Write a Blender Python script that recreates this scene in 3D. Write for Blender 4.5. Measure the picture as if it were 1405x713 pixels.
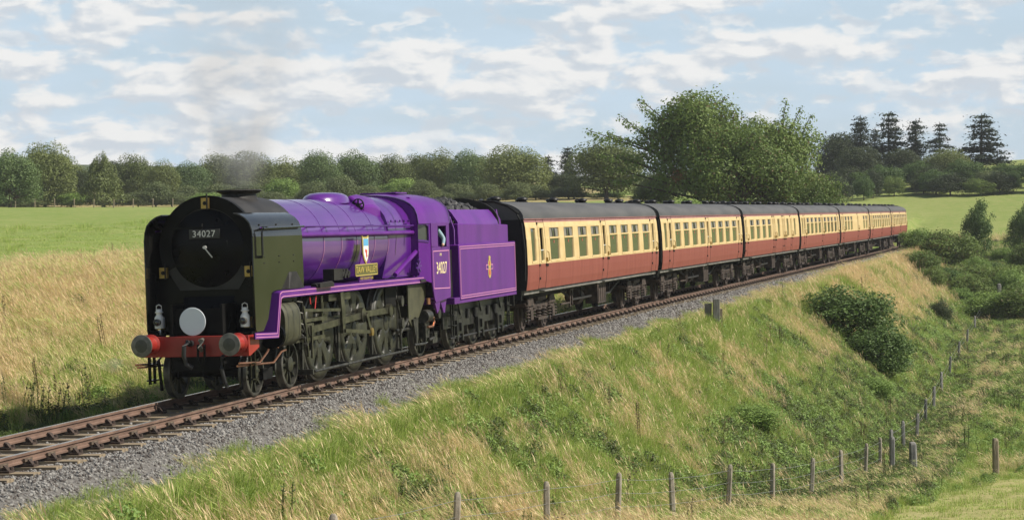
import bpy, bmesh, math, random
import numpy as np
from mathutils import Matrix, Vector
R = math.radians
scene = bpy.context.scene
COL = scene.collection
for o in list(bpy.data.objects): bpy.data.objects.remove(o)

# ---------------------------------------------------------------- camera
EYE = 3.5707
cam_d = bpy.data.cameras.new('camera'); cam = bpy.data.objects.new('camera', cam_d); COL.objects.link(cam)
cam_d.sensor_width = 36.0; cam_d.lens = 2843.15 / 1405 * 36.0
cam_d.clip_start = 0.1; cam_d.clip_end = 6000
cam.location = (0, 0, EYE); cam.rotation_euler = (R(90 - 1.4376), 0, 0)
scene.camera = cam

# ---------------------------------------------------------------- sky and sun
SUN_AZ = R(97)          # measured clockwise from +Y (the direction the sun stands in)
SUN_EL = R(47)
world = bpy.data.worlds.new('World'); scene.world = world; world.use_nodes = True
wt = world.node_tree; wn = wt.nodes; wl = wt.links; wn.clear()
def wnode(t, **k):
    n = wn.new(t)
    for a, b in k.items(): setattr(n, a, b)
    return n
w_out = wnode('ShaderNodeOutputWorld'); w_bg = wnode('ShaderNodeBackground'); w_bg.inputs['Strength'].default_value = 0.06
w_sky = wnode('ShaderNodeTexSky'); w_sky.sky_type = 'NISHITA'; w_sky.sun_disc = False
w_sky.sun_elevation = SUN_EL; w_sky.sun_rotation = SUN_AZ
w_sky.air_density = 1.0; w_sky.dust_density = 0.6; w_sky.ozone_density = 1.0
def wmath(op, a, b=None, clamp=False):
    n = wnode('ShaderNodeMath', operation=op, use_clamp=clamp)
    for i, v in enumerate((a, b)):
        if v is None: continue
        if isinstance(v, (int, float)): n.inputs[i].default_value = v
        else: wl.new(v, n.inputs[i])
    return n.outputs[0]
def cloud_noise(off, scale, detail, zs):
    tc = wnode('ShaderNodeTexCoord'); mp = wnode('ShaderNodeMapping')
    wl.new(tc.outputs['Generated'], mp.inputs['Vector'])
    mp.inputs['Location'].default_value = off; mp.inputs['Scale'].default_value = (scale, scale, scale * zs)
    nz = wnode('ShaderNodeTexNoise', noise_dimensions='3D'); nz.inputs['Scale'].default_value = 1.0
    nz.inputs['Detail'].default_value = detail; nz.inputs['Roughness'].default_value = 0.52; nz.inputs['Distortion'].default_value = 0.15
    wl.new(mp.outputs[0], nz.inputs['Vector'])
    return nz.outputs['Fac']
def wmap(v, a, b):
    n = wnode('ShaderNodeMapRange', interpolation_type='SMOOTHSTEP'); n.inputs[1].default_value = a; n.inputs[2].default_value = b
    wl.new(v, n.inputs[0]); return n.outputs[0]
OFF = (3.1, 7.7, 1.3)
n1 = cloud_noise(OFF, 24.0, 7.0, 2.4)
n1u = cloud_noise((OFF[0] + 0.10, OFF[1], OFF[2] + 0.22), 24.0, 7.0, 2.4)
n3 = cloud_noise((1.7, 4.4, 8.8), 50.0, 5.0, 2.2)
n2 = cloud_noise((9.2, 1.4, 5.0), 5.0, 4.0, 5.0)
cover = wmath('ADD', n1, wmath('MULTIPLY', wmath('SUBTRACT', n2, 0.5), 0.55))
mask_a = wmap(cover, 0.45, 0.575)
mask_b = wmap(wmath('ADD', n3, wmath('MULTIPLY', wmath('SUBTRACT', n2, 0.5), 0.25)), 0.50, 0.62)
mask = wmath('MAXIMUM', mask_a, wmath('MULTIPLY', mask_b, 0.75))
veil = wmap(n2, 0.38, 0.62)
lit = wmap(wmath('SUBTRACT', n1, n1u), -0.08, 0.07)
c_col = wnode('ShaderNodeMix', data_type='RGBA')
c_col.inputs[6].default_value = (7.9, 8.6, 9.4, 1); c_col.inputs[7].default_value = (11.7, 11.6, 11.4, 1)
wl.new(lit, c_col.inputs[0])
w_tc = wnode('ShaderNodeTexCoord'); w_sx = wnode('ShaderNodeSeparateXYZ'); wl.new(w_tc.outputs['Generated'], w_sx.inputs[0])
low_air = wmath('POWER', 2.718, wmath('MULTIPLY', wmath('MAXIMUM', wmath('SUBTRACT', w_sx.outputs[2], 0.10), 0.0), -7.5))      # the pale air thins out with height
s_veil = wnode('ShaderNodeMix', data_type='RGBA'); wl.new(wmath('MULTIPLY', wmath('ADD', wmath('MULTIPLY', veil, 0.2), 0.85), low_air), s_veil.inputs[0])
wl.new(w_sky.outputs[0], s_veil.inputs[6]); s_veil.inputs[7].default_value = (7.3, 9.1, 10.7, 1)
s_mix = wnode('ShaderNodeMix', data_type='RGBA'); wl.new(wmath('MULTIPLY', wmath('MULTIPLY', mask, 0.94), wmath('ADD', wmath('MULTIPLY', low_air, 0.88), 0.12)), s_mix.inputs[0])     # seen edge-on near the skyline the clouds close up; overhead they stand apart
wl.new(s_veil.outputs[2], s_mix.inputs[6]); wl.new(c_col.outputs[2], s_mix.inputs[7])
wl.new(s_mix.outputs[2], w_bg.inputs[0]); wl.new(w_bg.outputs[0], w_out.inputs[0])

sun_d = bpy.data.lights.new('sun', 'SUN'); sun_d.energy = 5.0; sun_d.angle = R(0.53); sun_d.color = (1.0, 0.93, 0.82)
sun = bpy.data.objects.new('sun', sun_d); COL.objects.link(sun)
_d = Vector((math.sin(SUN_AZ) * math.cos(SUN_EL), math.cos(SUN_AZ) * math.cos(SUN_EL), math.sin(SUN_EL)))
sun.rotation_euler = _d.to_track_quat('Z', 'Y').to_euler(); sun.location = (60, 0, 60)
scene.view_settings.view_transform = 'Standard'; scene.view_settings.look = 'None'
scene.view_settings.exposure = 0.38; scene.view_settings.gamma = 1.0; scene.view_settings.use_curve_mapping = False
scene.cycles.max_bounces = 6; scene.cycles.transparent_max_bounces = 8; scene.cycles.volume_bounces = 0
scene.cycles.volume_step_rate = 1.0; scene.cycles.volume_max_steps = 64

# ---------------------------------------------------------------- materials
MATS = {}
def mat(name, c1, c2=None, scale=4.0, rough=0.6, metal=0.0, bump=0.0, bscale=None, coat=0.0, detail=4.0, lo=0.35, hi=0.65, spec=0.5, stretch=None, space='Object'):
    if name in MATS: return MATS[name]
    m = bpy.data.materials.new(name); m.use_nodes = True; nt = m.node_tree; b = nt.nodes['Principled BSDF']
    b.inputs['Roughness'].default_value = rough; b.inputs['Metallic'].default_value = metal
    b.inputs['Coat Weight'].default_value = coat; b.inputs['Coat Roughness'].default_value = 0.08
    b.inputs['Specular IOR Level'].default_value = spec
    b.inputs['Base Color'].default_value = (*c1, 1)
    if c2 is not None or bump:
        tc = nt.nodes.new('ShaderNodeTexCoord'); mp = nt.nodes.new('ShaderNodeMapping')
        nt.links.new(tc.outputs[space], mp.inputs[0])
        if stretch: mp.inputs['Scale'].default_value = stretch
    if c2 is not None:
        nz = nt.nodes.new('ShaderNodeTexNoise'); nz.inputs['Scale'].default_value = scale; nz.inputs['Detail'].default_value = detail
        nt.links.new(mp.outputs[0], nz.inputs['Vector'])
        mr = nt.nodes.new('ShaderNodeMapRange'); mr.inputs[1].default_value = lo; mr.inputs[2].default_value = hi
        nt.links.new(nz.outputs['Fac'], mr.inputs[0])
        mx = nt.nodes.new('ShaderNodeMix'); mx.data_type = 'RGBA'
        mx.inputs[6].default_value = (*c1, 1); mx.inputs[7].default_value = (*c2, 1)
        nt.links.new(mr.outputs[0], mx.inputs[0]); nt.links.new(mx.outputs[2], b.inputs['Base Color'])
    if bump:
        nb = nt.nodes.new('ShaderNodeTexNoise'); nb.inputs['Scale'].default_value = bscale or scale * 3; nb.inputs['Detail'].default_value = 3
        nt.links.new(mp.outputs[0], nb.inputs['Vector'])
        bp = nt.nodes.new('ShaderNodeBump'); bp.inputs['Strength'].default_value = bump; bp.inputs['Distance'].default_value = 0.02
        nt.links.new(nb.outputs['Fac'], bp.inputs['Height']); nt.links.new(bp.outputs[0], b.inputs['Normal'])
    MATS[name] = m
    return m

def leafmat(name, c1, c2, trans=0.28, island=True, c3=None, rough=0.55):
    """foliage: colour varies from leaf to leaf and from plant to plant"""
    m = bpy.data.materials.new(name); m.use_nodes = True; nt = m.node_tree; N = nt.nodes; L = nt.links
    b = N['Principled BSDF']; out = N['Material Output']; b.inputs['Roughness'].default_value = rough; b.inputs['Specular IOR Level'].default_value = 0.3
    g = N.new('ShaderNodeNewGeometry'); oi = N.new('ShaderNodeObjectInfo')
    mx = N.new('ShaderNodeMix'); mx.data_type = 'RGBA'; mx.inputs[6].default_value = (*c1, 1); mx.inputs[7].default_value = (*c2, 1)
    ad = N.new('ShaderNodeMath'); ad.operation = 'MULTIPLY_ADD'; ad.inputs[1].default_value = 0.5
    h = N.new('ShaderNodeMath'); h.operation = 'MULTIPLY'; h.inputs[1].default_value = 0.5
    L.new(oi.outputs['Random'], h.inputs[0]); L.new(g.outputs['Random Per Island'], ad.inputs[0]); L.new(h.outputs[0], ad.inputs[2])
    L.new(ad.outputs[0], mx.inputs[0]); src = mx.outputs[2]
    if c3 is not None:
        mx2 = N.new('ShaderNodeMix'); mx2.data_type = 'RGBA'; mx2.inputs[7].default_value = (*c3, 1)
        gt = N.new('ShaderNodeMath'); gt.operation = 'GREATER_THAN'; gt.inputs[1].default_value = 0.93
        L.new(g.outputs['Random Per Island'], gt.inputs[0]); L.new(gt.outputs[0], mx2.inputs[0]); L.new(src, mx2.inputs[6]); src = mx2.outputs[2]
    L.new(src, b.inputs['Base Color'])
    tr = N.new('ShaderNodeBsdfTranslucent'); L.new(src, tr.inputs['Color'])
    ms = N.new('ShaderNodeMixShader'); ms.inputs[0].default_value = trans
    L.new(b.outputs[0], ms.inputs[1]); L.new(tr.outputs[0], ms.inputs[2]); L.new(ms.outputs[0], out.inputs['Surface'])
    MATS[name] = m
    return m

# ---------------------------------------------------------------- mesh builder.  Train frame: s runs back along the train, p towards the lit side, z up from the rail head
class MB:
    def __init__(self, train=True): self.v = []; self.f = []; self.mi = []; self.sm = []; self.t = train; self.cur = 0; self.smooth = False
    def add(self, verts, faces, mi=None, smooth=None):
        n = len(self.v); self.v += [tuple(a) for a in verts]; self.f += [tuple(i + n for i in f) for f in faces]
        self.mi += [self.cur if mi is None else mi] * len(faces); self.sm += [self.smooth if smooth is None else smooth] * len(faces)
        return self
    def box(self, a0, a1, b0, b1, c0, c1, mi=None):
        v = [(x, y, z) for x in (a0, a1) for y in (b0, b1) for z in (c0, c1)]
        return self.add(v, [(0, 1, 3, 2), (4, 6, 7, 5), (0, 4, 5, 1), (2, 3, 7, 6), (0, 2, 6, 4), (1, 5, 7, 3)], mi, False)
    def bar(self, A, B, w, h, up=(0, 0, 1), mi=None):
        A = Vector(A); B = Vector(B); d = (B - A).normalized(); u = Vector(up); sd = d.cross(u)
        if sd.length < 1e-4: sd = d.cross(Vector((1, 0, 0)))
        sd.normalize(); u = sd.cross(d).normalized(); v = []
        for P in (A, B):
            for i, j in ((-1, -1), (1, -1), (1, 1), (-1, 1)): v.append(P + sd * (i * w / 2) + u * (j * h / 2))
        return self.add(v, [(0, 1, 2, 3), (7, 6, 5, 4), (0, 4, 5, 1), (1, 5, 6, 2), (2, 6, 7, 3), (3, 7, 4, 0)], mi, False)
    def tube(self, pts, r, seg=8, mi=None, caps=True):
        pts = [Vector(q) for q in pts]; rr = r if isinstance(r, (list, tuple)) else [r] * len(pts); v = []; f = []
        for i, P in enumerate(pts):
            d = (pts[min(i + 1, len(pts) - 1)] - pts[max(i - 1, 0)]).normalized()
            u = Vector((0, 0, 1)) if abs(d.z) < 0.9 else Vector((1, 0, 0))
            a = d.cross(u).normalized(); b = a.cross(d)
            for k in range(seg):
                t = 2 * math.pi * k / seg; v.append(P + a * (math.cos(t) * rr[i]) + b * (math.sin(t) * rr[i]))
        for i in range(len(pts) - 1):
            for k in range(seg):
                k2 = (k + 1) % seg; f.append((i * seg + k, i * seg + k2, (i + 1) * seg + k2, (i + 1) * seg + k))
        self.add(v, f, mi, True)
        if caps:
            n = len(pts) - 1; self.add(v[:seg], [tuple(range(seg))], mi, False); self.add(v[n * seg:], [tuple(range(seg))], mi, False)
        return self
    def lathe(self, prof, c=(0, 0, 0), axis='s', seg=24, mi=None, a0=0.0, a1=2 * math.pi, sy=1.0):
        """prof: (offset along the axis, radius)"""
        full = abs(a1 - a0 - 2 * math.pi) < 1e-6; n = seg if full else seg + 1; v = []; f = []
        for (h, r) in prof:
            for k in range(n):
                t = a0 + (a1 - a0) * k / seg; x, y = r * math.cos(t), r * math.sin(t) * sy
                v.append({'s': (c[0] + h, c[1] + x, c[2] + y), 'p': (c[0] + x, c[1] + h, c[2] + y), 'z': (c[0] + x, c[1] + y, c[2] + h)}[axis])
        for i in range(len(prof) - 1):
            for k in range(seg):
                k2 = (k + 1) % n; f.append((i * n + k, i * n + k2, (i + 1) * n + k2, (i + 1) * n + k))
        return self.add(v, f, mi, True)
    def prism(self, poly, h0, h1, axis='p', mi=None):
        """poly: 2-D outline; axis 'p' reads it as (s, z), 's' as (p, z), 'z' as (s, p)"""
        n = len(poly); v = []
        for h in (h0, h1):
            for (a, b) in poly: v.append({'p': (a, h, b), 's': (h, a, b), 'z': (a, b, h)}[axis])
        return self.add(v, [tuple(range(n)), tuple(range(2 * n - 1, n - 1, -1))] + [(i, (i + 1) % n, n + (i + 1) % n, n + i) for i in range(n)], mi, False)
    def loft(self, loops, closed=True, caps=True, mi=None, smooth=True):
        n = len(loops[0]); v = [q for l in loops for q in l]; f = []
        for i in range(len(loops) - 1):
            for k in range(n if closed else n - 1):
                k2 = (k + 1) % n; f.append((i * n + k, i * n + k2, (i + 1) * n + k2, (i + 1) * n + k))
        self.add(v, f, mi, smooth)
        if caps: self.add(loops[0], [tuple(range(n))], mi, False); self.add(loops[-1], [tuple(range(n))], mi, False)
        return self
    def build(self, name, mats, parent=None, bevel=0.0, recalc=True, sharp=None):
        me = bpy.data.meshes.new(name)
        vv = [(a, -b, c) for a, b, c in self.v] if self.t else self.v
        me.from_pydata(vv, [], self.f)
        for m in (mats if isinstance(mats, (list, tuple)) else [mats]): me.materials.append(MATS[m] if isinstance(m, str) else m)
        me.polygons.foreach_set('material_index', self.mi); me.polygons.foreach_set('use_smooth', self.sm)
        if recalc:
            bm = bmesh.new(); bm.from_mesh(me); bmesh.ops.remove_doubles(bm, verts=bm.verts, dist=1e-5)
            bmesh.ops.recalc_face_normals(bm, faces=bm.faces); bm.to_mesh(me); bm.free()
        me.update()
        try: me.set_sharp_from_angle(angle=R(38))
        except Exception: pass
        o = bpy.data.objects.new(name, me); COL.objects.link(o)
        if parent: o.parent = parent
        if bevel:
            md = o.modifiers.new('bevel', 'BEVEL'); md.width = bevel; md.segments = 2; md.limit_method = 'ANGLE'; md.angle_limit = R(35)
        return o
def tag(o, label=None, cat=None, group=None, kind=None):
    for k, v in (('label', label), ('category', cat), ('group', group), ('kind', kind)):
        if v is not None: o[k] = v
    return o
def empty(name, mtx=None):
    o = bpy.data.objects.new(name, None); COL.objects.link(o); o.empty_display_size = 0.3
    if mtx is not None: o.matrix_world = mtx
    return o
def copy_tree(o, parent=None):
    c = o.copy(); COL.objects.link(c); c.parent = parent
    for ch in o.children: copy_tree(ch, c)
    return c
def text_mesh(body, size, extrude=0.004, space=1.0):
    """outline of a line of lettering as (verts, faces) in its own x-y plane, centred"""
    cu = bpy.data.curves.new('lettering', 'FONT'); cu.body = body; cu.size = size; cu.extrude = extrude; cu.align_x = 'CENTER'; cu.align_y = 'CENTER'
    cu.space_character = space; cu.resolution_u = 3
    o = bpy.data.objects.new('lettering', cu); COL.objects.link(o); dg = bpy.context.evaluated_depsgraph_get()
    me = o.evaluated_get(dg).to_mesh(); v = [tuple(q.co) for q in me.vertices]; f = [tuple(q.vertices) for q in me.polygons]
    bpy.data.objects.remove(o); bpy.data.curves.remove(cu)
    return v, f

# ---------------------------------------------------------------- the line of the railway
CANT = 0.0336
_S = np.arange(-60, 300.01, 0.5)
_ST = np.clip(_S, -60, 175)
_H = 0.2424 + 0.5627e-3 * _ST - 0.3252e-5 * _ST ** 2 * (_S > 0)
_i0 = int(np.argmin(np.abs(_S)))
_X = np.concatenate([[0], np.cumsum((np.sin(_H[1:]) + np.sin(_H[:-1])) * 0.25)]); _X = _X - _X[_i0] - 6.0038
_Y = np.concatenate([[0], np.cumsum((np.cos(_H[1:]) + np.cos(_H[:-1])) * 0.25)]); _Y = _Y - _Y[_i0] + 37.575
def path(s): return float(np.interp(s, _S, _X)), float(np.interp(s, _S, _Y)), float(np.interp(s, _S, _H))
def frame(s_ref, s_zero=None, cant=CANT):
    """matrix whose local x is distance along the line (0 at s_zero), local y the far side, local z up"""
    x, y, h = path(s_ref)
    X = Vector((math.sin(h), math.cos(h), 0)); Y = Vector((-math.cos(h) * math.cos(cant), math.sin(h) * math.cos(cant), -math.sin(cant))); Z = X.cross(Y)
    o = Vector((x, y, 0)) - X * (s_ref - (0 if s_zero is None else s_zero))
    return Matrix(((X.x, Y.x, Z.x, o.x), (X.y, Y.y, Z.y, o.y), (X.z, Y.z, Z.z, o.z), (0, 0, 0, 1)))
def on_line(s, p, z):
    return frame(s, s) @ Vector((0, -p, z))

# ---------------------------------------------------------------- lie of the land
def sstep(a, b, x):
    t = np.clip((x - a) / (b - a), 0, 1); return t * t * (3 - 2 * t)
def smax(a, b, k): 
    h = np.clip(0.5 + 0.5 * (a - b) / k, 0, 1); return b + (a - b) * h + k * h * (1 - h)
def track_sp(X, D):
    s = np.interp(D, _Y, _S)
    for _ in range(4):
        x = np.interp(s, _S, _X); y = np.interp(s, _S, _Y); h = np.interp(s, _S, _H)
        s = np.clip(s + (X - x) * np.sin(h) + (D - y) * np.cos(h), -60, 300)
    x = np.interp(s, _S, _X); y = np.interp(s, _S, _Y); h = np.interp(s, _S, _H)
    return s, (X - x) * np.cos(h) - (D - y) * np.sin(h)
def hash_noise(X, Y, sc, seed=0):
    """cheap smooth noise 0..1 from a few rotated sines"""
    a = np.zeros_like(X, dtype=float); rs = np.random.RandomState(seed)
    for i in range(7):
        th = rs.uniform(0, 6.283); fr = sc * rs.uniform(0.5, 1.9); ph = rs.uniform(0, 6.283, 2)
        a += np.sin((X * np.cos(th) + Y * np.sin(th)) * fr + ph[0] + 1.3 * np.sin((X * np.sin(th) - Y * np.cos(th)) * fr * 0.7 + ph[1]))
    return np.clip(0.5 + a / 8.0, 0, 1)
def ground(X, D):
    X = np.asarray(X, float); D = np.asarray(D, float)
    s, p = track_sp(X, D)
    hill = np.interp(D, [0, 30, 40, 47, 55, 63, 71, 85, 120, 150, 175, 200, 250, 300, 360, 500, 3000], [1.9, -1.9, -2.9, -3.55, -4.3, -4.85, -5.3, -5.5, -5.2, -4.6, -2.6, -0.3, 3.6, 7.6, 9.6, 11, 14])
    cross = np.clip(X - np.interp(D, [0, 47, 71, 150], [0, 4, 13, 34]), 0, 25)
    hill_near = hill + cross * 0.05 * (1 - sstep(110, 190, D)) + 0.065 * (X - 58) * sstep(170, 280, D) * (X < 200)
    emb = -0.62 - 0.74 * np.maximum(0, p - 3.2)
    near = smax(emb, hill_near, 0.9)
    left = 1.72 + (D - 60) * (0.0112 + 0.0052 * sstep(-30, 15, X))
    far_field = left + (hill_near - left) * sstep(24, 52, X) * sstep(120, 215, D)
    bank = -0.75 + 0.36 * np.maximum(0, -p - 4.2)
    bank = bank + 25 * sstep(176, 192, s)
    far = -smax(-bank, -far_field, 0.7)
    z = np.where(p > 0, near, far)
    z = z + 0.10 * (hash_noise(X, D, 0.9, 3) - 0.5) * (np.abs(p) > 4.0) + 0.22 * (hash_noise(X, D, 0.25, 5) - 0.5) * sstep(5, 8, np.abs(p))
    return z

# ---------------------------------------------------------------- ground sheet
def ground_material():
    m = bpy.data.materials.new('grassland'); m.use_nodes = True; nt = m.node_tree; N = nt.nodes; L = nt.links
    b = N['Principled BSDF']; b.inputs['Roughness'].default_value = 0.95; b.inputs['Specular IOR Level'].default_value = 0.1
    at = N.new('ShaderNodeAttribute'); at.attribute_name = 'cover'      # r: dry tall grass, g: grazed or mown turf
    sep = N.new('ShaderNodeSeparateColor'); L.new(at.outputs['Color'], sep.inputs[0])
    tc = N.new('ShaderNodeTexCoord')
    def noise(sc, det, st=(1, 1, 1)):
        mp = N.new('ShaderNodeMapping'); mp.inputs['Scale'].default_value = st; L.new(tc.outputs['Object'], mp.inputs[0])
        n = N.new('ShaderNodeTexNoise'); n.inputs['Scale'].default_value = sc; n.inputs['Detail'].default_value = det; n.inputs['Roughness'].default_value = 0.65
        L.new(mp.outputs[0], n.inputs[0]); return n.outputs['Fac']
    def mixc(f, a, bb):
        x = N.new('ShaderNodeMix'); x.data_type = 'RGBA'
        for i, q in ((0, f), (6, a), (7, bb)):
            if isinstance(q, tuple): x.inputs[i].default_value = (*q, 1)
            else: L.new(q, x.inputs[i])
        return x.outputs[2]
    def mr(v, a, c):
        x = N.new('ShaderNodeMapRange'); x.inputs[1].default_value = a; x.inputs[2].default_value = c; L.new(v, x.inputs[0]); return x.outputs[0]
    turf = mixc(mr(noise(0.09, 5), 0.35, 0.68), (0.155, 0.225, 0.048), (0.215, 0.26, 0.075))
    turf = mixc(mr(noise(1.1, 6), 0.46, 0.72), turf, (0.265, 0.275, 0.10))
    rough = mixc(mr(noise(0.7, 5), 0.35, 0.65), (0.12, 0.175, 0.034), (0.21, 0.25, 0.065))
    dry = mixc(mr(noise(2.0, 5), 0.35, 0.65), (0.28, 0.23, 0.10), (0.40, 0.32, 0.16))
    stubble = mixc(mr(noise(0.8, 6), 0.35, 0.65), (0.27, 0.26, 0.095), (0.40, 0.35, 0.165))
    turf = mixc(sep.outputs[2], turf, stubble)
    c = mixc(sep.outputs[0], rough, dry); c = mixc(sep.outputs[1], c, turf)
    L.new(c, b.inputs['Base Color'])
    bp = N.new('ShaderNodeBump'); bp.inputs['Strength'].default_value = 0.8; bp.inputs['Distance'].default_value = 0.10
    L.new(noise(3.5, 6), bp.inputs['Height']); L.new(bp.outputs[0], b.inputs['Normal'])
    MATS['grassland'] = m
ground_material()
def cover_zones(X, D):
    """share of dry tall grass and of short turf at a place"""
    s, p = track_sp(X, D)
    n = hash_noise(X, D, 0.55, 11); n2 = hash_noise(X, D, 0.16, 12)
    dry_l = sstep(-7.0, -11.0, p) * 0.75 + sstep(0.35, 0.75, n) * 0.35
    dry_r = sstep(0.55, 0.8, n) * 0.4 * sstep(0.3, 0.7, n2)
    dry_r = np.maximum(dry_r, sstep(7.5, 5.0, np.abs(p - 5.2) + 3.5) * sstep(30, 70, s) * 0.85 * sstep(0.25, 0.5, n))
    dry = np.where(p < 0, dry_l, dry_r)
    far_turf = sstep(-12.6, -14.0, p + 1.2 * (n - 0.5)) * (s < 178)
    near_turf = sstep(0.0, 1.2, p + 1.4 * (n - 0.5) - np.interp(D, [0, 41, 50, 63, 67, 72, 92, 100, 200], [2.0, 9.9, 11.6, 14.2, 18, 22, 16, 13.5, 14])) * (D < 160)
    hill_turf = sstep(206, 216, D + 2 * (n - .5)) * (X > 15)
    turf = np.clip(np.where(p < 0, far_turf, near_turf) + hill_turf, 0, 1)
    return np.clip(dry, 0, 1), turf
xs = np.concatenate([[-900, -650, -450], np.arange(-300, -60, 8), np.arange(-60, -22, 2), np.arange(-22, 46, 0.6), np.arange(46, 110, 1.6), np.arange(110, 300, 8), [330, 450, 650, 900]])
ys = np.concatenate([[-300, -120, -50], np.arange(-20, 14, 3), np.arange(14, 130, 0.6), np.arange(130, 330, 1.6), np.arange(330, 600, 10), [620, 680, 760, 860, 960]])
GX, GY = np.meshgrid(xs, ys, indexing='ij'); GZ = ground(GX, GY)
_s, _p = track_sp(GX, GY)
me = bpy.data.meshes.new('ground')
nx, ny = GX.shape
vv = np.stack([GX, GY, GZ], -1).reshape(-1, 3)
ii = np.arange(nx * ny).reshape(nx, ny)
ff = np.stack([ii[:-1, :-1], ii[1:, :-1], ii[1:, 1:], ii[:-1, 1:]], -1).reshape(-1, 4)
me.from_pydata(vv.tolist(), [], ff.tolist())
dz, tz = cover_zones(GX.ravel(), GY.ravel())
ca = me.color_attributes.new('cover', 'FLOAT_COLOR', 'POINT')
ca.data.foreach_set('color', np.stack([dz, tz, ((_p > 5) & (GY < 160)).ravel() * .85 + .12 * ((GX > 20) & (GY > 180)).ravel(), 1 + 0 * dz], -1).astype(np.float32).ravel())
me.polygons.foreach_set('use_smooth', [True] * len(me.polygons)); me.materials.append(MATS['grassland'])
gobj = bpy.data.objects.new('ground', me); COL.objects.link(gobj); tag(gobj, kind='structure', label='grassy embankment, cutting bank and fields')

# far hills on the skyline
b = MB(False)
hx = np.linspace(-880, 880, 70)
top = 12 + 7 * hash_noise(hx, hx * 0 + 5, 0.012, 21) + 6 * sstep(80, 400, hx)
loops = [[(x, 700, -2), (x, 735, t), (x, 800, t * 1.05), (x, 940, 0)] for x, t in zip(hx, top)]
b.loft(loops, closed=False, caps=False)
mat('distant_wood', (0.035, 0.06, 0.025), (0.08, 0.10, 0.035), scale=0.02, rough=0.95)
tag(b.build('hills', 'distant_wood'), kind='structure', label='low wooded hills far beyond the fields')

# ---------------------------------------------------------------- ballast, sleepers, rails
mat('ballast_bed', (0.07, 0.066, 0.06), (0.17, 0.16, 0.145), scale=16, rough=0.95, bump=1.0, bscale=22, detail=6)
mat('stone_a', (0.11, 0.105, 0.098), (0.25, 0.24, 0.225), scale=9, rough=0.92)
mat('stone_b', (0.17, 0.165, 0.155), (0.34, 0.325, 0.30), scale=9, rough=0.92)
mat('stone_c', (0.055, 0.05, 0.048), (0.13, 0.11, 0.095), scale=9, rough=0.92)
mat('rail_side', (0.115, 0.068, 0.048), (0.185, 0.115, 0.083), scale=3.0, rough=0.85, bump=0.25, bscale=30, stretch=(0.3, 1, 2))
mat('rail_head', (0.55, 0.53, 0.50), (0.34, 0.29, 0.25), scale=6, rough=0.22, metal=0.9)
mat('timber', (0.15, 0.115, 0.075), (0.30, 0.235, 0.15), scale=5, rough=0.9, bump=0.5, bscale=25, stretch=(4, 0.5, 1))
mat('chair_iron', (0.028, 0.019, 0.015), (0.07, 0.046, 0.034), scale=14, rough=0.85, bump=0.3)
mat('key_wood', (0.16, 0.12, 0.08), (0.07, 0.05, 0.035), scale=10, rough=0.9)
prof = [(-4.0, -1.2), (-3.3, -0.72), (-2.2, -0.33), (-1.45, -0.245), (-0.95, -0.25), (0, -0.255), (0.95, -0.25), (1.5, -0.245), (1.9, -0.29), (2.4, -0.52), (2.95, -0.78), (3.7, -1.35)]
SB = np.concatenate([np.arange(-45, 60, 0.8), np.arange(60, 210, 2.0)])
b = MB(False)
loops = []
for s in SB:
    Mx = frame(s, s, CANT); loops.append([tuple(Mx @ Vector((0, -p, z))) for p, z in prof])
b.loft(loops, closed=False, caps=False)
tag(b.build('ballast_bed', 'ballast_bed', recalc=False), kind='structure', label='grey stone ballast bed under the track')

track = empty('railway_track'); tag(track, kind='structure', label='single line of bullhead rail on timber sleepers')
rail_prof = [(-0.035, 0.0), (0.035, 0.0), (0.035, -0.038), (0.012, -0.052), (0.010, -0.105), (0.032, -0.118), (0.032, -0.146), (-0.032, -0.146), (-0.032, -0.118), (-0.010, -0.105), (-0.012, -0.052), (-0.035, -0.038)]
for sd in (1, -1):
    b = MB(False); loops = []
    for s in SB:
        Mx = frame(s, s); loops.append([tuple(Mx @ Vector((0, -(sd * 0.755 + a), z))) for a, z in rail_prof])
    n = len(rail_prof)
    for i in range(len(loops) - 1):
        for k in range(n):
            k2 = (k + 1) % n
            b.add([loops[i][k], loops[i][k2], loops[i + 1][k2], loops[i + 1][k]], [(0, 1, 2, 3)], mi=1 if k == 0 else 0, smooth=False)
    b.build('rail', ['rail_side', 'rail_head'], track)
# one sleeper with its two cast chairs and wooden keys
rnd = random.Random(4)
sl_meshes = []
for k in range(4):
    b = MB(True); e = [rnd.uniform(-0.03, 0.03) for _ in range(4)]
    b.loft([[( -0.127, -1.30 + e[0], -0.33), (0.127, -1.30 + e[1], -0.33), (0.125, -1.30 + e[1], -0.203), (-0.125, -1.30 + e[0], -0.203)],
            [( -0.127, 0, -0.33), (0.127, 0, -0.33), (0.124, 0, -0.206 + e[2] * 0.15), (-0.124, 0, -0.206)],
            [( -0.127, 1.30 + e[2], -0.33), (0.127, 1.30 + e[3], -0.33), (0.125, 1.30 + e[3], -0.203), (-0.125, 1.30 + e[2], -0.203)]], smooth=False)
    o = b.build('sleeper', 'timber', None); sl_meshes.append(o.data); bpy.data.objects.remove(o)
ch_mesh = {}
for sd in (1, -1):
    b = MB(True); c = sd * 0.755
    b.box(-0.085, 0.085, c - 0.18, c + 0.18, -0.206, -0.17)
    for q in (-1, 1):
        b.prism([(c + q * 0.045, -0.166), (c + q * 0.14, -0.166), (c + q * 0.085, -0.10), (c + q * 0.04, -0.085)], -0.045, 0.045, axis='s')
        b.lathe([(0, 0.028), (0.035, 0.026), (0.04, 0.0)], c=(0.06 * q, c + q * 0.15, -0.166), axis='z', seg=6)
    b.cur = 1; b.bar((-0.13, c + sd * 0.05, -0.10), (0.12, c + sd * 0.045, -0.10), 0.04, 0.045)
    o = b.build('rail_chair', ['chair_iron', 'key_wood'], None); ch_mesh[sd] = o.data; bpy.data.objects.remove(o)
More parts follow.
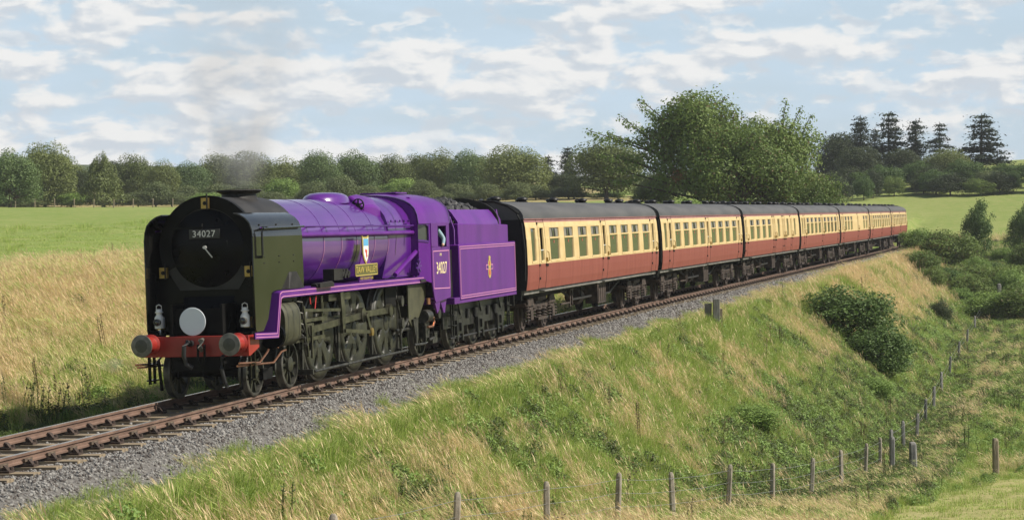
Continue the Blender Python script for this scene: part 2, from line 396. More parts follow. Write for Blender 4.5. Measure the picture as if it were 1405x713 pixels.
SLEEPER_S = np.arange(-24, 175, 0.745)
rest = MB(False)
for i, s in enumerate(SLEEPER_S):
    Mx = frame(s, s) @ Matrix.Rotation(rnd.uniform(-0.012, 0.012), 4, 'Z')
    if i < 148:
        o = bpy.data.objects.new('sleeper', sl_meshes[i % 4]); COL.objects.link(o); o.parent = track; o.matrix_world = Mx
        for sd in (1, -1):
            c = bpy.data.objects.new('rail_chair', ch_mesh[sd]); COL.objects.link(c); c.parent = o
    else:
        for me_, mi in ((sl_meshes[i % 4], 0), (ch_mesh[1], 1), (ch_mesh[-1], 1)):
            rest.add([tuple(Mx @ q.co) for q in me_.vertices], [tuple(q.vertices) for q in me_.polygons], mi=mi, smooth=False)
ro = rest.build('sleeper', ['timber', 'chair_iron'], track, recalc=False); ro['kind'] = 'stuff'

# ---------------------------------------------------------------- scattering of stuff (stones, grass): points carry rotation, size and kind
def scatter(name, pts, rot, scl, idx, protos, label, kind='stuff'):
    pc = bpy.data.collections.new(name + '_kinds')
    for i, q in enumerate(protos): pc.objects.link(q); q.name = '%s_kind_%02d' % (name, i)
    me = bpy.data.meshes.new(name); me.from_pydata(np.asarray(pts).tolist(), [], [])
    a = me.attributes.new('rot', 'FLOAT_VECTOR', 'POINT'); a.data.foreach_set('vector', np.asarray(rot, np.float32).ravel())
    a = me.attributes.new('scl', 'FLOAT', 'POINT'); a.data.foreach_set('value', np.asarray(scl, np.float32).ravel())
    a = me.attributes.new('idx', 'INT', 'POINT'); a.data.foreach_set('value', np.asarray(idx, np.int32).ravel())
    o = bpy.data.objects.new(name, me); COL.objects.link(o); tag(o, label, kind=kind)
    g = bpy.data.node_groups.new(name + '_nodes', 'GeometryNodeTree')
    g.interface.new_socket('Geometry', in_out='INPUT', socket_type='NodeSocketGeometry'); g.interface.new_socket('Geometry', in_out='OUTPUT', socket_type='NodeSocketGeometry')
    N = g.nodes; L = g.links; gi = N.new('NodeGroupInput'); go = N.new('NodeGroupOutput')
    ci = N.new('GeometryNodeCollectionInfo'); ci.inputs['Collection'].default_value = pc; ci.inputs['Separate Children'].default_value = True; ci.inputs['Reset Children'].default_value = True
    ip = N.new('GeometryNodeInstanceOnPoints'); ip.inputs['Pick Instance'].default_value = True
    def na(nm, dt):
        n = N.new('GeometryNodeInputNamedAttribute'); n.data_type = dt; n.inputs['Name'].default_value = nm; return n.outputs['Attribute']
    er = N.new('FunctionNodeEulerToRotation'); L.new(na('rot', 'FLOAT_VECTOR'), er.inputs[0])
    L.new(gi.outputs[0], ip.inputs['Points']); L.new(ci.outputs[0], ip.inputs['Instance']); L.new(na('idx', 'INT'), ip.inputs['Instance Index'])
    L.new(er.outputs[0], ip.inputs['Rotation']); L.new(na('scl', 'FLOAT'), ip.inputs['Scale']); L.new(ip.outputs[0], go.inputs[0])
    md = o.modifiers.new('scatter', 'NODES'); md.node_group = g
    return o
def proto(me): return bpy.data.objects.new('kind', me)
# ballast stones
rs = np.random.RandomState(8); stones = []
for k in range(9):
    bm = bmesh.new(); bmesh.ops.create_icosphere(bm, subdivisions=1, radius=0.5)
    for v in bm.verts: v.co = Vector(v.co) * rs.uniform(0.72, 1.15); v.co.z *= 0.72; v.co.x *= rs.uniform(0.9, 1.1)
    me = bpy.data.meshes.new('stone'); bm.to_mesh(me); bm.free(); me.materials.append(MATS[('stone_a', 'stone_b', 'stone_c')[k % 3]]); stones.append(proto(me))
n = 62000
ss = np.concatenate([rs.uniform(-14, 35, int(n * .72)), rs.uniform(35, 90, n - int(n * .72))])
pp = np.where(rs.rand(n) < 0.74, rs.uniform(0.85, 3.15, n), rs.uniform(-3.2, 0.85, n))
zz = np.interp(pp, [a for a, _ in prof], [c for _, c in prof])
near_sl = np.abs(((ss - SLEEPER_S[0]) / 0.745 + 0.5) % 1 - 0.5) * 0.745 < 0.165
keep = ~(near_sl & (np.abs(pp) < 1.33)) & ~(np.abs(np.abs(pp) - 0.755) < 0.10)
ss, pp, zz = ss[keep], pp[keep], zz[keep]; n = len(ss)
hh = np.interp(ss, _S, _H); cx = np.interp(ss, _S, _X); cy = np.interp(ss, _S, _Y)
pts = np.stack([cx + pp * np.cos(hh), cy - pp * np.sin(hh), zz + pp * CANT + rs.uniform(-0.004, 0.016, n)], -1)
scatter('ballast_stones', pts, rs.uniform(0, 6.28, (n, 3)), rs.uniform(0.032, 0.072, n) * np.where(ss > 35, 1.5, 1), rs.randint(0, 9, n), stones, 'loose grey ballast stones beside the rails')

# ================================================================ the locomotive
mat('purple', (0.086, 0.0095, 0.172), (0.116, 0.014, 0.212), scale=1.6, rough=0.34, spec=0.2, coat=0.06, stretch=(1.3, 1.3, .3), bump=0.04, bscale=3)
mat('boiler_purple', (0.076, 0.011, 0.172), (0.098, 0.015, 0.20), scale=1.1, rough=0.28, coat=0.6, bump=0.05, bscale=2)
mat('purple_dark', (0.07, 0.012, 0.16), rough=0.4)
mat('pink_line', (0.62, 0.26, 0.42), rough=0.5)
mat('black_gloss', (0.0025, 0.0025, 0.003), (0.005, 0.005, 0.006), scale=3, rough=0.2, spec=0.10)
mat('black_matt', (0.012, 0.011, 0.010), (0.026, 0.024, 0.022), scale=5, rough=0.62, spec=0.25, bump=0.1)
mat('front_black', (0.004, 0.004, 0.004), (0.008, 0.008, 0.008), scale=3, rough=0.5, spec=0.10)
mat('smokebox_black', (0.018, 0.017, 0.016), (0.034, 0.032, 0.030), scale=2.5, rough=0.5, spec=0.3, bump=0.06, bscale=6)
mat('deflector_black', (0.006, 0.006, 0.006), (0.013, 0.013, 0.011), scale=1.2, rough=0.14, spec=0.42, coat=0.1)
mat('frame_black', (0.003, 0.003, 0.003), (0.008, 0.0075, 0.007), scale=4, rough=0.7, spec=0.15)
mat('oily_steel', (0.028, 0.028, 0.020), (0.105, 0.10, 0.072), scale=5, rough=0.34, metal=0.6)
mat('wheel_green', (0.012, 0.0125, 0.007), (0.032, 0.032, 0.017), scale=4, rough=0.5)
mat('tyre_steel', (0.05, 0.05, 0.043), (0.13, 0.125, 0.11), scale=5, rough=0.42, metal=0.5)
mat('wheel_black', (0.006, 0.006, 0.0055), (0.020, 0.019, 0.016), scale=5, rough=0.5)
mat('beam_red', (0.30, 0.022, 0.015), (0.23, 0.018, 0.012), scale=4, rough=0.42)
mat('buffer_steel', (0.10, 0.10, 0.085), (0.19, 0.18, 0.155), scale=8, rough=0.45, metal=0.4)
mat('buffer_grease', (0.035, 0.036, 0.026), (0.06, 0.06, 0.045), scale=8, rough=0.4)
mat('white_enamel', (0.74, 0.73, 0.69), rough=0.4)
mat('disc_grey', (0.62, 0.67, 0.70), rough=0.55)
mat('copper', (0.52, 0.25, 0.14), (0.36, 0.17, 0.09), scale=12, rough=0.35, metal=0.9)
mat('brass', (0.42, 0.30, 0.10), (0.30, 0.20, 0.06), scale=10, rough=0.4, metal=0.8)
mat('lens_dark', (0.02, 0.02, 0.022), rough=0.1, coat=0.5)
mat('hose_black', (0.02, 0.02, 0.021), rough=0.45)
mat('plate_black', (0.015, 0.015, 0.015), rough=0.4)
mat('silver', (0.62, 0.62, 0.60), rough=0.4, metal=0.3)
mat('cream_letters', (0.78, 0.66, 0.36), rough=0.5)
mat('nameplate_green', (0.09, 0.085, 0.022), rough=0.4)
mat('yellow_brass', (0.60, 0.47, 0.13), rough=0.4, metal=0.4)
mat('shield_white', (0.74, 0.76, 0.76), rough=0.4)
mat('shield_blue', (0.10, 0.36, 0.60), rough=0.4)
mat('shield_red', (0.55, 0.05, 0.04), rough=0.4)
mat('coal', (0.010, 0.010, 0.011), (0.03, 0.03, 0.03), scale=12, rough=0.6)
mat('glass', (0.045, 0.050, 0.034), rough=0.06, spec=0.6)
mat('cab_dark', (0.012, 0.012, 0.012), rough=0.8)
mat('drab_plate', (0.036, 0.036, 0.018), (0.066, 0.064, 0.033), scale=4, rough=0.6)
mat('injector_iron', (0.018, 0.018, 0.015), (0.065, 0.063, 0.052), scale=9, rough=0.5, metal=0.4)
mat('red_lead', (0.55, 0.04, 0.04), rough=0.5)

loco = empty('steam_locomotive', frame(7.0, 0.0))
tag(loco, 'purple steam locomotive numbered 34027 with black smokebox and smoke deflectors', 'locomotive')
def LB(): return MB(True)
BC = 2.83           # height of the boiler centre line

def arc(r, a0, a1, n, c=(0, BC), ry=None):
    return [(c[0] + r * math.cos(R(a0 + (a1 - a0) * i / n)), c[1] + (ry or r) * math.sin(R(a0 + (a1 - a0) * i / n))) for i in range(n + 1)]

# smokebox with its saddle
b = LB(); RS = 0.95
sec = arc(RS, -38, 218, 32)
sec = [(0.60, 2.02)] + sec + [(-0.60, 2.02)]
b.loft([[(1.52, p, z) for p, z in [(q[0] * .985, BC + (q[1] - BC) * .985) for q in sec]], [(1.58, p, z) for p, z in sec], [(4.02, p, z) for p, z in sec]])
b.prism([(0.9, 1.95), (0.78, 2.2), (-0.78, 2.2), (-0.9, 1.95), (-0.7, 1.0), (0.7, 1.0)], 1.75, 3.95, axis='s')
smokebox = b.build('smokebox', 'smokebox_black', loco)
# arched front plate ring around the door and sheet below it
b = LB()
outer = arc(0.975, -28, 208, 36); inner = arc(0.735, -28, 208, 36)
for i in range(36):
    b.add([(1.50, *outer[i]), (1.50, *outer[i + 1]), (1.50, *inner[i + 1]), (1.50, *inner[i])], [(0, 1, 2, 3)], smooth=False)
    b.add([(1.50, *outer[i]), (1.50, *outer[i + 1]), (1.62, *outer[i + 1]), (1.62, *outer[i])], [(0, 1, 2, 3)], smooth=True)
    b.add([(1.50, *inner[i]), (1.50, *inner[i + 1]), (1.535, *inner[i + 1]), (1.535, *inner[i])], [(0, 1, 2, 3)], smooth=True)
b.build('front_ring', 'front_black', smokebox)
b = LB()
b.prism([(1.02, 1.24), (1.02, 2.35), (0.86, 2.38), (0.6, 2.18), (0.3, 2.07), (0, 2.04), (-0.3, 2.07), (-0.6, 2.18), (-0.86, 2.38), (-1.02, 2.35), (-1.02, 1.24)], 1.53, 1.60, axis='s')
b.build('front_sheet', 'black_gloss', smokebox)
b = LB()
b.add([(0.80, -1.03, 1.225), (0.80, 1.03, 1.225), (1.55, 1.03, 1.30), (1.55, -1.03, 1.30)], [(0, 1, 2, 3)])
b.add([(1.05, -0.55, 1.26), (1.05, 0.55, 1.26), (1.54, 0.50, 1.92), (1.54, -0.50, 1.92)], [(0, 1, 2, 3)])
b.build('front_platform', 'black_gloss', loco)
# smokebox door, dished
b = LB(); b.lathe([(0.0, 0.74), (-0.025, 0.735), (-0.035, 0.70), (-0.085, 0.55), (-0.12, 0.35), (-0.135, 0.12), (-0.137, 0.0)], c=(1.535, 0, BC - 0.02), axis='s', seg=48)
door = b.build('smokebox_door', 'black_gloss', smokebox)
b = LB(); b.lathe([(0, 0.035), (-0.05, 0.03), (-0.09, 0.02), (-0.09, 0)], c=(1.40, 0, BC), axis='s', seg=12)
b.bar((1.33, -0.01, BC + 0.02), (1.31, 0.17, BC - 0.19), 0.016, 0.018)
b.build('door_handle', 'silver', door)
for zz_ in (3.20, 2.50):
    b = LB(); b.bar((1.47, -0.70, zz_), (1.41, -0.05, zz_), 0.03, 0.045); b.build('door_hinge', 'black_gloss', door)
b = LB(); b.bar((1.44, 0.42, 2.95), (1.44, 0.42, 2.80), 0.03, 0.02); b.build('door_step', 'black_matt', door)
b = LB(); b.bar((1.42, -0.06, 3.28), (1.42, -0.06, 3.14), 0.02, 0.03); b.build('lamp_iron', 'black_matt', door)
b = LB(); b.box(1.35, 1.375, -0.30, 0.32, 2.99, 3.17); npl = b.build('number_plate', 'plate_black', door, bevel=0.01)
def lettering(body, size, origin, right, up, m, name, parent, space=1.0, wx=1.0):
    v, f = text_mesh(body, size, 0.004, space); b = LB(); o_ = Vector(origin); r_ = Vector(right); u_ = Vector(up); n_ = r_.cross(u_)
    b.add([tuple(o_ + r_ * (x * wx) + u_ * y + n_ * z) for x, y, z in v], f, smooth=False)
    return b.build(name, m, parent, recalc=False)
lettering('34027', 0.175, (1.345, 0.0, 3.08), (0, 1, 0), (0, 0, 1), 'silver', 'number', npl, 1.08)
# lamp brackets on the front
for pp_, z_, s_ in ((0.0, 3.66, 1.47), (0.84, 2.36, 1.44), (-0.88, 2.37, 1.44), (0.88, 1.42, 1.22), (-0.88, 1.42, 1.22)):
    b = LB(); b.box(s_ - 0.03, s_ + 0.05, pp_ - 0.075, pp_ + 0.075, z_ - 0.10, z_ + 0.10); b.lathe([(-0.035, 0.04), (-0.06, 0.03), (-0.06, 0)], c=(s_, pp_, z_), axis='s', seg=10, mi=1)
    b.bar((s_ - 0.04, pp_ + 0.05, z_ - 0.12), (s_ - 0.04, pp_ + 0.05, z_ + 0.18), 0.015, 0.045, mi=1)
    b.build('lamp_bracket', ['brass', 'black_matt'], loco)
# chimney: long oval with a wide rolled lip
b = LB(); loops = []
for z_, a_, c_ in ((3.66, 0.62, 0.42), (3.74, 0.50, 0.33), (3.84, 0.47, 0.31), (3.885, 0.56, 0.40), (3.905, 0.58, 0.42), (3.925, 0.56, 0.40), (3.925, 0.40, 0.26), (3.70, 0.38, 0.24)):
    loops.append([(3.20 + a_ * math.cos(t * math.pi / 16), c_ * math.sin(t * math.pi / 16), z_) for t in range(32)])
b.loft(loops, caps=False); b.add(loops[-1], [tuple(range(32))]); b.build('chimney', 'black_matt', loco)
# boiler barrel, tapering slightly wider towards the firebox
b = LB()
st = [(4.0, 0.905), (4.02, 0.93), (5.5, 0.935), (7.0, 0.945), (8.9, 0.965), (9.75, 0.975)]
b.loft([[(s, r * math.cos(R(a)), BC - 0.02 + r * math.sin(R(a))) for a in range(0, 360, 8)] for s, r in st])
boiler = b.build('boiler', 'boiler_purple', loco)
for s_, w_ in ((4.02, 0.07), (5.45, 0.035), (6.55, 0.035), (7.55, 0.035), (8.75, 0.035), (9.72, 0.05)):
    r_ = np.interp(s_, [a for a, _ in st], [c for _, c in st]) + 0.006
    b = LB(); b.lathe([(0, r_ - 0.01), (0.004, r_), (w_, r_), (w_ + 0.004, r_ - 0.01)], c=(s_, 0, BC - 0.02), axis='s', seg=48)
    b.build('boiler_band', 'boiler_purple' if s_ > 4.1 else 'black_matt', boiler)
    if s_ > 5:
        b = LB(); b.lathe([(0, r_ + 0.003), (0.013, r_ + 0.003)], c=(s_ + 0.010, 0, BC - 0.02), axis='s', seg=20, a0=R(-38), a1=R(14)); b.build('lining', 'pink_line', boiler)
# dome and safety valve casing
b = LB(); loops = []
for z_, f_ in ((3.66, 1.12), (3.77, 1.05), (3.84, 0.93), (3.885, 0.72), (3.905, 0.40), (3.91, 0.0)):
    loops.append([(8.35 + 0.78 * f_ * math.cos(t * math.pi / 16), 0.44 * f_ * math.sin(t * math.pi / 16), z_) for t in range(32)])
b.loft(loops, caps=False); b.build('dome', 'boiler_purple', boiler)
# clack valve casing behind the dome with its black handwheel
b = LB(); b.loft([[(8.85, 0.18, 3.70), (8.85, 0.66, 3.40), (8.85, 0.72, 3.58), (8.85, 0.38, 3.84)], [(9.4, 0.16, 3.76), (9.4, 0.80, 3.28), (9.4, 0.79, 3.60), (9.4, 0.36, 3.88)], [(10.3, 0.1, 3.74), (10.3, 0.86, 3.18), (10.3, 0.84, 3.42), (10.3, 0.4, 3.80)]], smooth=False)
b.build('valve_casing', 'purple', boiler, bevel=0.05)
b = LB(); b.lathe([(-0.02, 0.115), (-0.02, 0.14), (0.02, 0.14), (0.02, 0.115), (-0.02, 0.115)], c=(8.78, 0.60, 3.62), axis='s', seg=20)
for k in range(5): b.bar((8.78, 0.60, 3.62), (8.78, 0.60 + 0.13 * math.cos(k * 1.2566 + .3), 3.62 + 0.13 * math.sin(k * 1.2566 + .3)), 0.025, 0.03)
b.lathe([(0.1, 0.03), (-0.03, 0.045), (-0.03, 0)], c=(8.78, 0.60, 3.62), axis='s', seg=10); b.build('handwheel', 'black_matt', boiler)
# Belpaire firebox, straight sided at the bottom
b = LB(); 
def fb(s, w, zt, wl_):
    h = []
    for a in range(0, 181, 12): h.append((s, (w) * math.cos(R(a)), 2.95 + (zt - 2.95) * math.sin(R(a)) ** 0.8))
    return [(s, wl_, 1.95)] + [(s, wl_ + (w - wl_) * .6, 2.4)] + h + [(s, -(wl_ + (w - wl_) * .6), 2.4)] + [(s, -wl_, 1.95)]
b.loft([fb(9.72, 0.985, 3.80, 0.80), fb(9.80, 1.0, 3.81, 0.84), fb(11.5, 1.03, 3.83, 1.0)])
firebox = b.build('firebox', 'boiler_purple', loco)
for s_ in (10.25, 10.85):
    f0 = fb(s_, 1.012 + (s_ - 9.8) * 0.018, 3.822, .86); f1 = [(q[0] + 0.035, q[1], q[2]) for q in f0]; b = LB(); b.loft([f0, f1], closed=False, caps=False); b.build('cladding_band', 'boiler_purple', firebox)
for k in range(5):
    b = LB(); b.lathe([(0, 0.028), (0.03, 0.026), (0.035, 0)], c=(9.85 + k * 0.34, 1.0, 3.24), axis='p', seg=8); b.build('washout_plug', 'purple_dark', firebox)
b = LB(); b.tube([(9.9, 1.05, 2.02), (11.5, 1.12, 2.55)], 0.055); b.build('sloping_pipe', 'purple', firebox)
# rails, pipes and small gear along the boiler (both sides)
for sd in (1, -1):
    b = LB(); b.tube([(1.5, sd * 1.05, 3.16), (4.0, sd * 1.055, 3.17), (11.9, sd * 1.09, 3.12)], 0.019)
    for s_ in (4.6, 5.75, 7.1, 8.4, 9.6, 10.9): b.bar((s_, sd * 0.86, 3.155), (s_, sd * 1.07, 3.155), 0.05, 0.03)
    b.build('handrail', 'purple_dark', loco)
    b = LB(); b.tube([(3.8, sd * 0.98, 3.0), (11.9, sd * 1.06, 2.96)], 0.05, seg=10); b.build('ejector_pipe', 'purple', loco)
    b = LB(); b.tube([(3.4, sd * 1.0, 3.0), (3.8, sd * 0.98, 3.0)], 0.075, seg=10); b.box(3.62, 3.98, sd * 0.9, sd * 1.0, 2.1, 2.9); b.build('pipe_flange', 'deflector_black', loco)
b = LB(); b.box(5.2, 5.75, 0.98, 1.22, 2.05, 2.28)
for k in range(8): b.lathe([(0, 0.05), (0.22, 0.05), (0.22, 0)], c=(5.72 + 0.07 * k, 1.0, 2.12 + 0.05 * (k % 3)), axis='p', seg=8)
b.tube([(4.2, 1.15, 1.97), (5.2, 1.15, 2.0)], 0.05); b.box(4.25, 5.1, 1.05, 1.25, 1.93, 2.02); b.build('lubricator', 'black_matt', loco)
b = LB(); b.tube([(11.3, 1.15, 2.1), (11.45, 1.15, 2.35)], 0.05)
for k in range(7): b.bar((11.3, 1.18, 2.18), (11.3 + 0.19 * math.cos(k * .9), 1.2, 2.18 + 0.16 * math.sin(k * .9)), 0.035, 0.04)
b.build('reversing_gear', 'purple_dark', loco)
# running plate: low front footplate, riser, then high level to the cab, with a lined valance
PW = 1.17
for sd in (1, -1):
    b = LB()
    top_ = [(0.80, 1.235), (1.93, 1.185), (2.15, 1.92), (2.28, 1.96), (12.05, 1.92)]
    bot_ = [(12.05, 1.77), (2.35, 1.815), (2.24, 1.79), (2.03, 1.07), (0.80, 1.12)]
    q0, q1 = sorted((sd * (PW - 0.03), sd * PW)); poly = top_ + bot_
    n_ = len(top_)
    for i in range(n_ - 1):
        a_, c_, d_, e_ = top_[i], top_[i + 1], bot_[n_ - 2 - i], bot_[n_ - 1 - i]
        b.add([(q[0], y_, q[1]) for y_ in (q0, q1) for q in (a_, c_, d_, e_)], [(0, 1, 2, 3), (7, 6, 5, 4), (0, 4, 5, 1), (2, 6, 7, 3)], smooth=False)
    rp = b.build('running_plate', 'purple', loco)
    b = LB(); i0, i1 = sorted((sd * 0.55, sd * (PW - 0.03)))
    for i in range(1, n_ - 1):
        a_, c_ = top_[i], top_[i + 1]
        b.add([(a_[0], i0, a_[1]), (a_[0], i1, a_[1]), (c_[0], i1, c_[1]), (c_[0], i0, c_[1]), (a_[0] + .02, i0, a_[1] - 0.025), (a_[0] + .02, i1, a_[1] - 0.025), (c_[0], i1, c_[1] - 0.025), (c_[0], i0, c_[1] - 0.025)], [(0, 1, 2, 3), (7, 6, 5, 4), (0, 1, 5, 4), (2, 3, 7, 6), (1, 2, 6, 5), (0, 3, 7, 4)], smooth=False)
    b.build('footplate', 'purple_dark', rp)
    b = LB(); y_ = sd * (PW + 0.003)
    ins = 0.028
    up_ = [(0.84, 1.233 - ins), (1.945, 1.185 - ins), (2.165, 1.92 - ins), (2.28, 1.96 - ins), (11.95, 1.92 - ins)]; lo_ = [(0.84, 1.12 + ins), (2.015, 1.07 + ins), (2.225, 1.79 + ins), (2.35, 1.815 + ins), (11.95, 1.77 + ins)]
    for ch in (up_, lo_):
        for a_, c_ in zip(ch[:-1], ch[1:]): b.bar((a_[0], y_, a_[1]), (c_[0], y_, c_[1]), 0.006, 0.013)
    b.bar((11.95, y_, 1.92 - ins), (11.95, y_, 1.77 + ins), 0.006, 0.013)
    b.build('lining', 'pink_line', rp)
# smoke deflectors: flat plates with the top edge folded in towards the smokebox
for sd in (1, -1):
    def dp(p): return sd * p
    out = [(1.06, 1.30), (1.05, 2.98), (1.06, 3.0), (3.73, 3.0), (3.74, 2.10), (3.70, 1.98), (2.20, 1.97), (1.95, 1.93), (1.72, 1.45), (1.45, 1.24), (1.10, 1.235)]
    b = LB(); y0_, y1_ = sorted((dp(1.068), dp(1.09))); b.prism(out, y0_, y1_, axis='p')
    fold = [(1.09, 3.0), (1.075, 3.14), (1.03, 3.27), (0.95, 3.36), (0.84, 3.43), (0.72, 3.465)]
    b.loft([[(s_, dp(p_), z_) for p_, z_ in fold] + [(s_, dp(p_ - .015), z_ - .02) for p_, z_ in fold[::-1]] for s_ in (1.06, 3.73)])
    dfl = b.build('smoke_deflector', 'deflector_black', loco)
    for k in range(3):
        for q in (0, .09):
            b = LB(); b.lathe([(0, 0.018), (sd * 0.02, 0.015), (sd * 0.022, 0)], c=(1.5 + k * 0.9, dp(1.045), 3.22 - q), axis='p', seg=8); b.build('rivet', 'smokebox_black', dfl)
        for q in (0, .12):
            b = LB(); b.lathe([(0, 0.015), (sd * 0.014, 0.012), (sd * 0.015, 0)], c=(1.6 + k * 0.8, dp(1.088), 2.62 - q), axis='p', seg=6); b.build('rivet', 'smokebox_black', dfl)
    b = LB(); b.tube([(1.35, dp(1.13), 2.62), (1.35, dp(1.16), 2.66), (1.35, dp(1.16), 3.08), (1.42, dp(1.16), 3.15), (3.70, dp(1.14), 3.17)], 0.021); b.bar((1.35, dp(1.08), 2.62), (1.35, dp(1.17), 2.62), 0.05, 0.05); b.bar((1.62, dp(1.06), 3.16), (1.62, dp(1.17), 3.16), 0.05, 0.05)
    b.build('handrail', 'deflector_black', dfl)
    b = LB(); b.loft([[(2.65, dp(1.085), 1.97), (3.6, dp(1.085), 1.97), (3.35, dp(1.085), 2.30), (2.92, dp(1.085), 2.30)], [(2.68, dp(1.165), 1.97), (3.57, dp(1.165), 1.97), (3.28, dp(1.125), 2.28), (2.98, dp(1.125), 2.28)]], smooth=False); b.build('steam_pipe_cover', 'black_matt', dfl)
    for s_ in (1.6, 3.3):
        b = LB(); b.bar((s_, dp(1.03), 3.25), (s_, dp(0.86), 3.14), 0.04, 0.05); b.build('deflector_stay', 'black_matt', dfl)
# cab: curved sides and roof, angled front
def cabsec(s, w, zt, zl, zs=3.16):
    h = [(s, w, zl), (s, w, 2.2), (s, w, zs)]
    for a in range(8, 173, 12): h.append((s, (w - 0.02) * math.cos(R(a)) ** (1 if True else 1) if a <= 90 else -(w - 0.02) * abs(math.cos(R(a))), zs + (zt - zs) * math.sin(R(a)) ** 0.62))
    h += [(s, -w, zs), (s, -w, 2.2), (s, -w, zl)]
    return h
cab = empty('cab'); cab.parent = loco
b = LB(); r0, r1, r2 = cabsec(11.35, 1.20, 3.86, 3.1), cabsec(12.1, 1.29, 3.90, 3.1), cabsec(13.72, 1.30, 3.90, 3.1)
# roof only: from the gutter up
ro_ = [[q for q in l if q[2] >= 3.15] for l in (r0, r1, r2)]
b.loft(ro_, closed=False, caps=False)
ri_ = [[(q[0], q[1] * 0.975, q[2] - 0.03) for q in l] for l in ro_]; b.loft(ri_, closed=False, caps=False)
cr = b.build('cab_roof', 'purple', cab)
b = LB(); gl = [[(q[0], q[1] * 1.008, q[2] + 0.012) for q in l] for l in (ro_[0], [(x + .06, y, z) for x, y, z in ro_[0]])]; b.loft(gl, closed=False, caps=False); b.build('roof_rib', 'purple_dark', cr); b = LB()
gl = [[(x, y * 1.01, z + .015) for x, y, z in ro_[2]], [(x - .05, y * 1.01, z + .015) for x, y, z in ro_[2]]]; b.loft(gl, closed=False, caps=False); b.build('roof_rib', 'purple_dark', cr)
b = LB(); b.box(12.1, 13.0, -0.45, 0.45, 3.895, 3.93); b.box(11.9, 12.05, 0.75, 0.85, 3.72, 3.80); b.build('roof_ventilator', 'purple', cr, bevel=0.01)
b = LB(); b.add([(11.36, 1.19, 1.95), (11.36, -1.19, 1.95)] + [(x + .01, y * .99, z - .01) for x, y, z in ro_[0]][::-1], [tuple(range(2 + len(ro_[0])))], smooth=False); b.build('cab_front', 'purple', cab)
for sd in (1, -1):
    C_ = 1.30 * sd
    # side sheet as panels round the two openings
    b = LB(); y0_, y1_ = sorted((C_, C_ - sd * 0.03))
    b.prism([(12.06, 1.70), (12.2, 1.38), (12.30, 1.28), (13.58, 1.36), (13.62, 1.62), (13.62, 2.58), (12.06, 2.62)], y0_, y1_)
    b.prism([(12.06, 2.60), (12.62, 2.60), (12.62, 3.17), (12.06, 3.17)], y0_, y1_)       # between spectacle and cab window
    b.prism([(13.36, 2.565), (13.62, 2.565), (13.62, 3.17), (13.36, 3.17)], y0_, y1_)
    b.prism([(12.6, 3.10), (13.38, 3.10), (13.38, 3.17), (12.6, 3.17)], y0_, y1_)
    side = b.build('cab_side', 'purple', cab)
    # angled front quarter with the spectacle window
    def fq(s, z): t = (s - 11.36) / (12.08 - 11.36); return (s, sd * (1.02 + 0.27 * t), z)
    A = [fq(11.36, 1.95), fq(12.08, 1.75), fq(12.08, 3.18), fq(11.36, 3.40)]
    W = [fq(11.52, 2.78), fq(11.98, 2.74), fq(11.98, 3.12), fq(11.48, 3.28)]
    b = LB()
    for i in range(4): j = (i + 1) % 4; b.add([A[i], A[j], W[j], W[i]], [(0, 1, 2, 3)], smooth=False)
    b.build('cab_front_quarter', 'purple', cab)
    b = LB(); cen = Vector(W[0]).lerp(Vector(W[2]), .5)
    for i in range(4):
        j = (i + 1) % 4; b.bar(W[i], W[j], 0.035, 0.045)
    fr_ = b.build('spectacle_window', 'purple_dark', cab)
    b = LB(); b.add([(q[0], q[1] - sd * 0.02, q[2]) for q in W], [(0, 1, 2, 3)], smooth=False); b.build('pane', 'glass', fr_)
    b = LB(); y_ = C_ + sd * 0.003
    for (x0_, x1_, z0_, z1_) in ((12.16, 13.52, 1.62, 2.50),):
        for a_, c_ in (((x0_, z0_), (x1_, z0_ - .03)), ((x1_, z0_ - .03), (x1_, z1_)), ((x1_, z1_), (x0_, z1_)), ((x0_, z1_), (x0_, z0_))): b.bar((a_[0], y_, a_[1]), (c_[0], y_, c_[1]), 0.006, 0.018)
    b.build('lining', 'pink_line', side)
    rt = (1, 0, 0) if sd > 0 else (-1, 0, 0)
    lettering('34027', 0.40, (12.85, C_ + sd * 0.004, 2.08), rt, (0, 0, 1), 'cream_letters', 'number', side, 1.0, 0.92)
    lettering('7P5F', 0.09, (12.80, C_ + sd * 0.004, 2.41), rt, (0, 0, 1), 'cream_letters', 'power_class', side)
    b = LB(); b.prism([(12.25, 1.30), (12.75, 1.33), (12.62, 1.10), (12.45, 1.02)], *sorted((C_ - sd * .02, C_ - sd * .06))); b.prism([(12.9, 1.34), (13.5, 1.36), (13.3, 1.0), (13.2, 1.0)], *sorted((C_ - sd * .08, C_ - sd * .3))); b.build('cab_step', 'purple', cab)
b = LB(); b.box(11.45, 13.5, -1.2, 1.2, 1.80, 1.86); b.box(11.45, 11.5, -1.1, 1.1, 1.86, 3.3); b.build('cab_interior', 'cab_dark', cab)
for sd in (1, -1):
    b = LB(); b.box(13.60, 13.63, *sorted((sd * 1.05, sd * 1.27)), 1.5, 3.1); b.build('cab_rear_edge', 'purple', cab)
